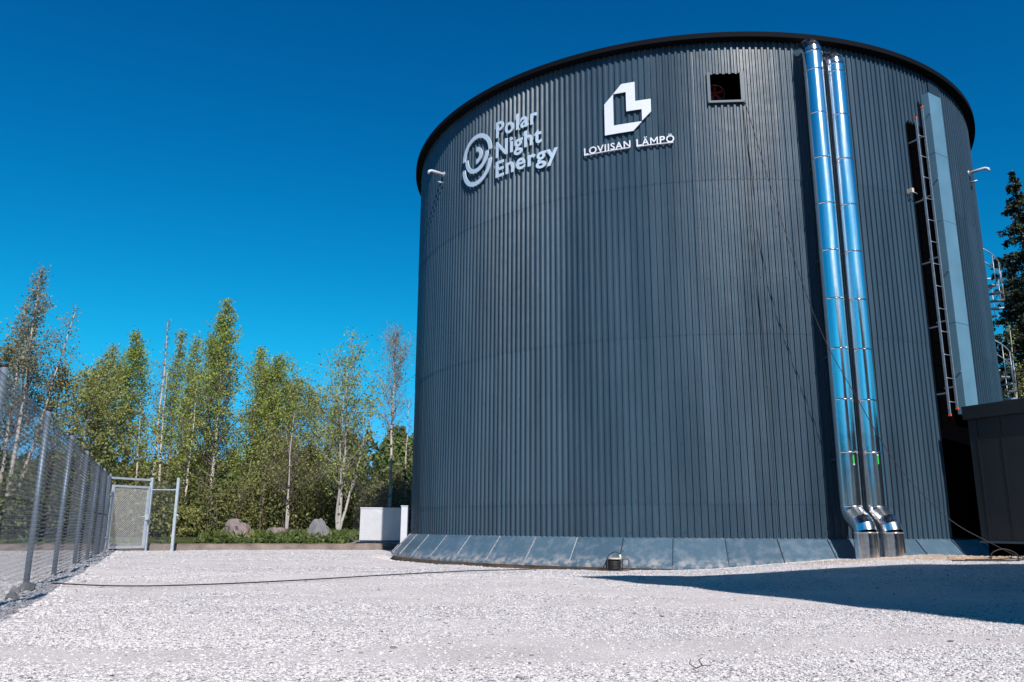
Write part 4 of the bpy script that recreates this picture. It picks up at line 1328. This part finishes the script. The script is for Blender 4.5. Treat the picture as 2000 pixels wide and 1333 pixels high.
T(-21.43, 45.17, 11.1, 'bright green aspen rising above the gate', 'aspen_tree', 2.02, .2, 91, 8, 14, .074, M_leaf_green, M_greybark, seed=9, shape='oval')
T(-22.5, 45.5, 9.6, 'green aspen just left of the bright one above the gate', 'aspen_tree', 1.95, .22, 72, 8, 13, .074, M_leaf_green, M_greybark, seed=10, shape='oval')
T(-18.90, 43.03, 11.6, 'thin bare topped birch with a long white trunk right of the gate', crown_r=1.05, base_f=.42, nbr=50, twigs=9, lpt=.7, leaf=.06, leafmat=M_leaf_grey, seed=11, up=1.1)
T(-20.14, 47.94, 12.1, 'olive green aspen behind the bare topped birch', 'aspen_tree', 1.69, .25, 76, 8, 12, .074, M_leaf_olive, M_greybark, seed=12)
T(-17.88, 44.55, 10.8, 'slim green aspen right of the bare topped birch', 'aspen_tree', 1.56, .22, 76, 8, 13, .07, M_leaf_green, M_greybark, seed=13)
T(-15.08, 41.34, 12.2, 'tallest pointed green birch with a white trunk standing left of the boulders', crown_r=3.4, base_f=.17, nbr=120, twigs=9, lpt=11, leaf=.072, leafmat=M_leaf_green, seed=14, up=.6)
T(-16.5, 44.0, 10.4, 'full green tree just behind the tallest pointed birch', 'alder_tree', 2.47, .2, 84, 8, 14, .072, M_leaf_green, M_greybark, seed=15, shape='oval')
T(-14.6, 46.0, 10.6, 'full green alder at the right shoulder of the tallest birch', 'alder_tree', 2.6, .2, 84, 8, 14, .074, M_leaf_green, M_greybark, seed=16)
T(-13.0, 43.9, 9.3, 'rounded green alder sloping down right of the tallest birch', 'alder_tree', 2.86, .18, 91, 8, 14, .072, M_leaf_green, M_greybark, seed=17, shape='oval', fork=1)
T(-13.2, 48.5, 8.9, 'small green alder above the middle boulder', 'alder_tree', 2.86, .18, 84, 8, 13, .074, M_leaf_olive, M_greybark, seed=18, shape='oval')
T(-11.3, 46.0, 7.9, 'loose green alder filling the gap left of the spreading birch', 'alder_tree', 2.6, .22, 67, 7, 11, .07, M_leaf_olive, M_greybark, seed=19, shape='oval', fork=1)
T(-7.75, 37.24, 8.1, 'spreading pale trunked birch with loose green leaves behind the grey boulder', crown_r=2.5, base_f=.27, nbr=48, twigs=8, lpt=5.5, leaf=.072, leafmat=M_leaf_green, barkm=M_greybark2, twigm=mat('pale_twig', (.26, .23, .20), .8), seed=20, up=.75, fork=2, shape='round', trunk_r=.10)
T(-10.4, 38.5, 6.0, 'leafless grey forked tree behind the middle boulder', 'alder_tree', 1.95, .3, 40, 7, .6, .07, M_leaf_olive, M_greybark2, seed=21, fork=2)
T(-5.86, 39.55, 10.2, 'bare twiggy birch with a straight white trunk beside the tank', crown_r=1.9, base_f=.46, nbr=66, twigs=13, lpt=1.2, leaf=.06, leafmat=M_leaf_grey, seed=22, up=.85, twigm=mat('grey_twig', (.22, .18, .16), .8), shape='oval')
T(-5.3, 41.5, 7.0, 'thin white birch trunk between the bare birch and the tank', crown_r=.7, base_f=.5, nbr=24, twigs=5, lpt=1, leaf=.06, leafmat=M_leaf_grey, seed=23)
# slim white trunks in the wood
k = 0
for (x, y, h_, lb) in ((-17.6, 41.2, 8.6, 'slim white birch trunk second right of the gate'), (-16.9, 42.5, 8.0, 'slim white birch trunk third right of the gate'), (-15.9, 39.8, 7.8, 'crooked slim birch just left of the tallest birch'),
                       (-18.4, 40.2, 7.0, 'short slim birch close behind the right gate post'), (-13.6, 42.5, 6.8, 'thin grey stem right of the tallest birch trunk'), (-12.3, 40.4, 6.0, 'thin pale stem above the large pinkish boulder'),
                       (-20.7, 40.0, 8.0, 'thin dark stem seen above the gate'), (-22.9, 42.6, 8.3, 'thin grey stem seen left of the gate')):
    T(x, y, h_, lb, crown_r=1.1, base_f=.35, nbr=34, twigs=6, lpt=5, leaf=.08, leafmat=M_leaf_olive if k % 2 else M_leaf_green, seed=30 + k, lean=(.03 * ((k % 3) - 1), 0), barkm=M_birch if k < 4 else M_greybark)
    k += 1

def spruce(x, y, h, label, cr=2.6, seed=0, base_f=.12, nwh=46, leafmat=None, dens=1.0):
    g = np.random.default_rng(3000 + seed)
    t = empty('spruce_tree', (x, y, .1), label, 'tree', 'dark spruces right of the tank')
    MB().tube([(x, y, 0), (x + .05, y, h * .5), (x, y, h)], [h * .014, h * .009, .01], 8).build('trunk', M_greybark, t, True)
    S0 = []; S1 = []; r0 = []; r1 = []; LC = []; LD = []
    for w_ in range(nwh):
        f = base_f + (1 - base_f) * ((w_ + g.uniform(0, .8)) / nwh)
        L0 = cr * (1 - f) ** .8 * 1.05 + .12
        for b in range(6):
            if g.uniform() < .12: continue
            az_ = g.uniform(0, 2 * pi); L_ = L0 * g.uniform(.6, 1.15)
            p0 = np.array([x, y, f * h])
            d = np.array([cos(az_), sin(az_), g.uniform(-.15, .1)])
            p1 = p0 + d * L_ * .6 - UZ * L_ * .16; p2 = p1 + d * L_ * .4 + UZ * L_ * .02
            for (a_, b_, ra, rb) in ((p0, p1, .02, .012), (p1, p2, .012, .004)):
                S0.append(a_); S1.append(b_); r0.append(ra); r1.append(rb)
            m_ = int(L_ * 75 * dens) + 6
            q = g.uniform(.1, 1.03, m_)
            c_ = np.where(q[:, None] < .6, p0 + (p1 - p0) * (q[:, None] / .6), p1 + (p2 - p1) * ((q[:, None] - .6) / .4))
            sdv = np.array([-sin(az_), cos(az_), 0])
            c_ = c_ + sdv * (g.normal(0, .16, m_) * L_ * (1.05 - q) ** .6)[:, None] + UZ * (-np.abs(g.normal(0, .13, m_)))[:, None]
            LC.append(c_)
    V, Qb = segs_mesh(np.array(S0), np.array(S1), np.array(r0), np.array(r1), 3)
    np_mesh('branches', V, Qb, None, M_twig_dark, t)
    LC = np.concatenate(LC)
    V, Ql = leaves(LC, .085, g, 2.4, -.4)
    np_mesh('crown', V, Ql, None, leafmat or M_needle, t, attrs={'tone': np.repeat(g.uniform(0, 1, len(LC)), 4)})
    return t
spruce(25.0, 37.5, 18.4, 'tallest dark spruce at the right edge behind the tank', 3.6, 1, nwh=60)
spruce(28.8, 44.5, 16.0, 'dark spruce behind and right of the tallest spruce', 2.8, 2)
spruce(24.2, 40.3, 12.4, 'shorter brownish green spruce close behind the spiral staircase', 2.4, 3, leafmat=leaf_mat('brown_needle', (.03, .028, .010), (.11, .095, .035), .15))
spruce(26.8, 39.0, 9.5, 'low spruce filling the gap behind the low building roof', 2.4, 4)
T(22.6, 35.6, 9.8, 'slim birch with a white trunk in front of the spruces right of the tank', crown_r=1.0, base_f=.5, nbr=26, twigs=5, lpt=3, leaf=.08, leafmat=M_leaf_olive, seed=41, group='trees right of the tank')

# far wood: conifer mass, plus unseen trees behind the camera for the pipe reflections
def far_wood():
    g = np.random.default_rng(77)
    LC = []; tone = []
    for i in range(560):
        az_ = radians(g.uniform(-42, -6)) if i < 230 else radians(g.uniform(70, 290)); D = g.uniform(72, 110) if i < 230 else g.uniform(36, 60)
        x = D * sin(az_); y = D * cos(az_)
        h = (6.5 + 3.6 * sstep(radians(-24), radians(-10), az_)) * D / 88 * g.uniform(.72, 1.12) + .3
        if i >= 230: h = g.uniform(6, 10)
        n = 900 if i < 230 else 900
        f = g.uniform(0, 1, n) ** .8
        rnd = i < 230 and (i % 3 != 0)
        r_ = (np.sqrt(np.clip(1 - (2 * f - .9) ** 2, .02, 1)) if rnd else (1 - f) ** .8) * (2.1 if i < 230 else 3.2) * np.sqrt(g.uniform(.1, 1, n)); th = g.uniform(0, 2 * pi, n)
        LC.append(np.stack([x + r_ * np.cos(th), y + r_ * np.sin(th), f * h], 1)); tone.append(np.clip(g.uniform(0, .8) + g.uniform(-.2, .3, n), 0, 1))
    LC = np.concatenate(LC); tone = np.concatenate(tone)
    V, Ql = leaves(LC, .30, g, 1.8, .3)
    tag(np_mesh('far_forest', V, Ql, None, M_far, attrs={'tone': np.repeat(tone, 4)}), 'distant dark mixed wood behind the yard trees, plus unseen trees behind the camera', 'forest', kind='stuff')
far_wood()

def undergrowth():
    g = np.random.default_rng(78)
    LC = []; tone = []; S0 = []; S1 = []
    for i in range(230):
        if i < 200:
            x = g.uniform(-28, -3.2); y = kerb_y(x) + 7.3 + g.uniform(0, 9) + (2.5 if -12 < x < -3 else 0)
            if x > -4.6: y += 3
            h = g.uniform(1.3, 3.1) + (.9 if x > -13 else 0)
        else:
            x = g.uniform(17.5, 27); y = g.uniform(34, 44); h = g.uniform(1.5, 3.5)
        w_ = g.uniform(.9, 1.6); n = int(430 * w_)
        c = g.normal(0, 1, (n, 3)); c /= np.linalg.norm(c, axis=1, keepdims=True); c *= g.uniform(.2, 1, (n, 1)) ** .5
        LC.append(np.array([x, y, .2 + h * .5]) + c * np.array([w_, w_, h * .55])); tone.append(np.clip(g.uniform(0, .75) + g.uniform(-.25, .35, n), 0, 1))
        for k in range(7):
            a = g.uniform(0, 2 * pi); r_ = g.uniform(.2, w_)
            S0.append([x + g.normal(0, .2), y + g.normal(0, .2), .1]); S1.append([x + cos(a) * r_, y + sin(a) * r_, h * g.uniform(.8, 1.25)])
    LC = np.concatenate(LC); tone = np.concatenate(tone)
    LC[:, 2] = np.maximum(LC[:, 2], .15)
    V, Ql = leaves(LC, .10, g, 1.7)
    V2, Q2 = segs_mesh(np.array(S0), np.array(S1), np.full(len(S0), .02), np.full(len(S0), .005), 3)
    mi = [0] * len(Ql) + [1] * len(Q2)
    o = np_mesh('undergrowth', np.concatenate([V, V2]), np.concatenate([Ql, Q2 + len(V)]), None, [M_shrub, M_twig], attrs={'tone': np.concatenate([np.repeat(tone, 4), np.full(len(V2), .5)])}, midx=mi)
    tag(o, 'dense brown green undergrowth at the foot of the trees', 'undergrowth', kind='stuff')
undergrowth()

def herbs():
    g = np.random.default_rng(79)
    n = 6000
    x = g.uniform(-20, -6.6, n); x = np.where(g.uniform(0, 1, n) < .94, g.uniform(-11.6, -6.4, n), x); y = kerb_y(x) + 1.6 + np.abs(g.normal(0, .9, n))
    cl = vnoise(x * 1.1, y * 1.3, 40)
    ok = (cl > .42) & ~((x > -12.4) & (x < -12.0))
    x, y, cl = x[ok], y[ok], cl[ok]
    z = ground_z(x, y) + g.uniform(0, 1, len(x)) * (.05 + .20 * (cl - .38) / .6)
    C = np.stack([x, y, z + .02], 1)
    # grass outside the left fence
    m = 26000
    x2 = g.uniform(-34, -8, m); y2 = g.uniform(9, 34, m)
    o2 = fence_x(y2) - x2
    ok = (o2 > 5 + 1.2 * vnoise(x2 * .5, y2 * .5, 4))
    x2, y2 = x2[ok], y2[ok]
    C2 = np.stack([x2, y2, ground_z(x2, y2) + g.uniform(0, .13, len(x2))], 1)
    # tall pale grass by the container and among the boulders
    m3 = 6000
    x3 = g.uniform(-12.5, -5.2, m3); y3 = kerb_y(x3) + g.uniform(4.6, 7.5, m3)
    C3 = np.stack([x3, y3, ground_z(x3, y3) + g.uniform(0, .30, m3)], 1)
    V, Ql = leaves(C, .11, g, 1.8, .6); V2, Q2 = leaves(C2, .10, g, 2.4, 1.5); V3, Q3 = leaves(C3, .10, g, 3, 2.0)
    tone = np.concatenate([np.repeat(g.uniform(0, 1, len(C)), 4), np.repeat(g.uniform(0, .6, len(C2)), 4), np.repeat(g.uniform(.4, 1, len(C3)), 4)])
    tag(np_mesh('grass', np.concatenate([V, V2, V3]), np.concatenate([Ql, Q2 + len(V), Q3 + len(V) + len(V2)]), None, M_herb, attrs={'tone': tone}), 'fresh green grass and low herbs round the yard', 'grass', kind='stuff')
    # dandelions
    for i, (fx, fy, lb) in enumerate(((-10.3, 33.2, 'yellow dandelion cluster in front of the low jagged boulder'), (-15.35, 19.6, 'yellow dandelion cluster in the grass seen through the fence'))):
        fl = MB()
        for q in range(5):
            px_, py_ = fx + g.normal(0, .14), fy + g.normal(0, .1)
            zz_ = gz(px_, py_) + .22 + g.uniform(0, .1)
            fl.tube([(px_, py_, zz_ - .25), (px_, py_, zz_)], .006, 5)
            fl.tube([(px_, py_, zz_), (px_, py_, zz_ + .03)], [.025, .05], 8)
        tag(fl.build('dandelions', M_flower, None), lb, 'flowers', 'dandelions')
herbs()

# rocks at the foot of the near fence post and a dry twig in the yard
for i, (x, y, sx, sy, h, sd, lb) in enumerate(((-6.28, 10.95, .12, .10, .09, 2.2, 'brownish rock at the foot of the second fence post'), (-5.75, 9.75, .08, .07, .06, 5.5, 'small grey rock lying beside the near end of the fence'), (-6.2, 10.55, .07, .06, .06, 7.7, 'small dark rock pushed against the fence mesh'))):
    o = boulder(x, y, sx, sy, h, sd, M_boulder2, lb)
    o.name = 'rock'; o['category'] = 'rock'; o['group'] = 'rocks along the fence'
    o.location.z = gz(x, y) - .23
tw = MB()
TX, TY = 1.18, 5.45; TZ = gz(TX, TY) + .03
for P in ([(0, 0, 0), (.07, .02, .035), (.15, .03, .03), (.20, .06, .05)], [(.07, .02, .035), (.05, .10, .09), (.10, .14, .115)], [(0, 0, 0), (-.06, .05, .05), (-.03, .12, .10)], [(.15, .03, .03), (.13, -.05, .05)]):
    tw.tube([(TX + a * .6, TY + b_ * .6, TZ + c_ * .45) for a, b_, c_ in P], [.004, .003, .002, .0015][:len(P)], 5)
tag(tw.build('dry_twig', M_twig_dark, None, True), 'small dry branching twig lying on the gravel in the foreground', 'twig')
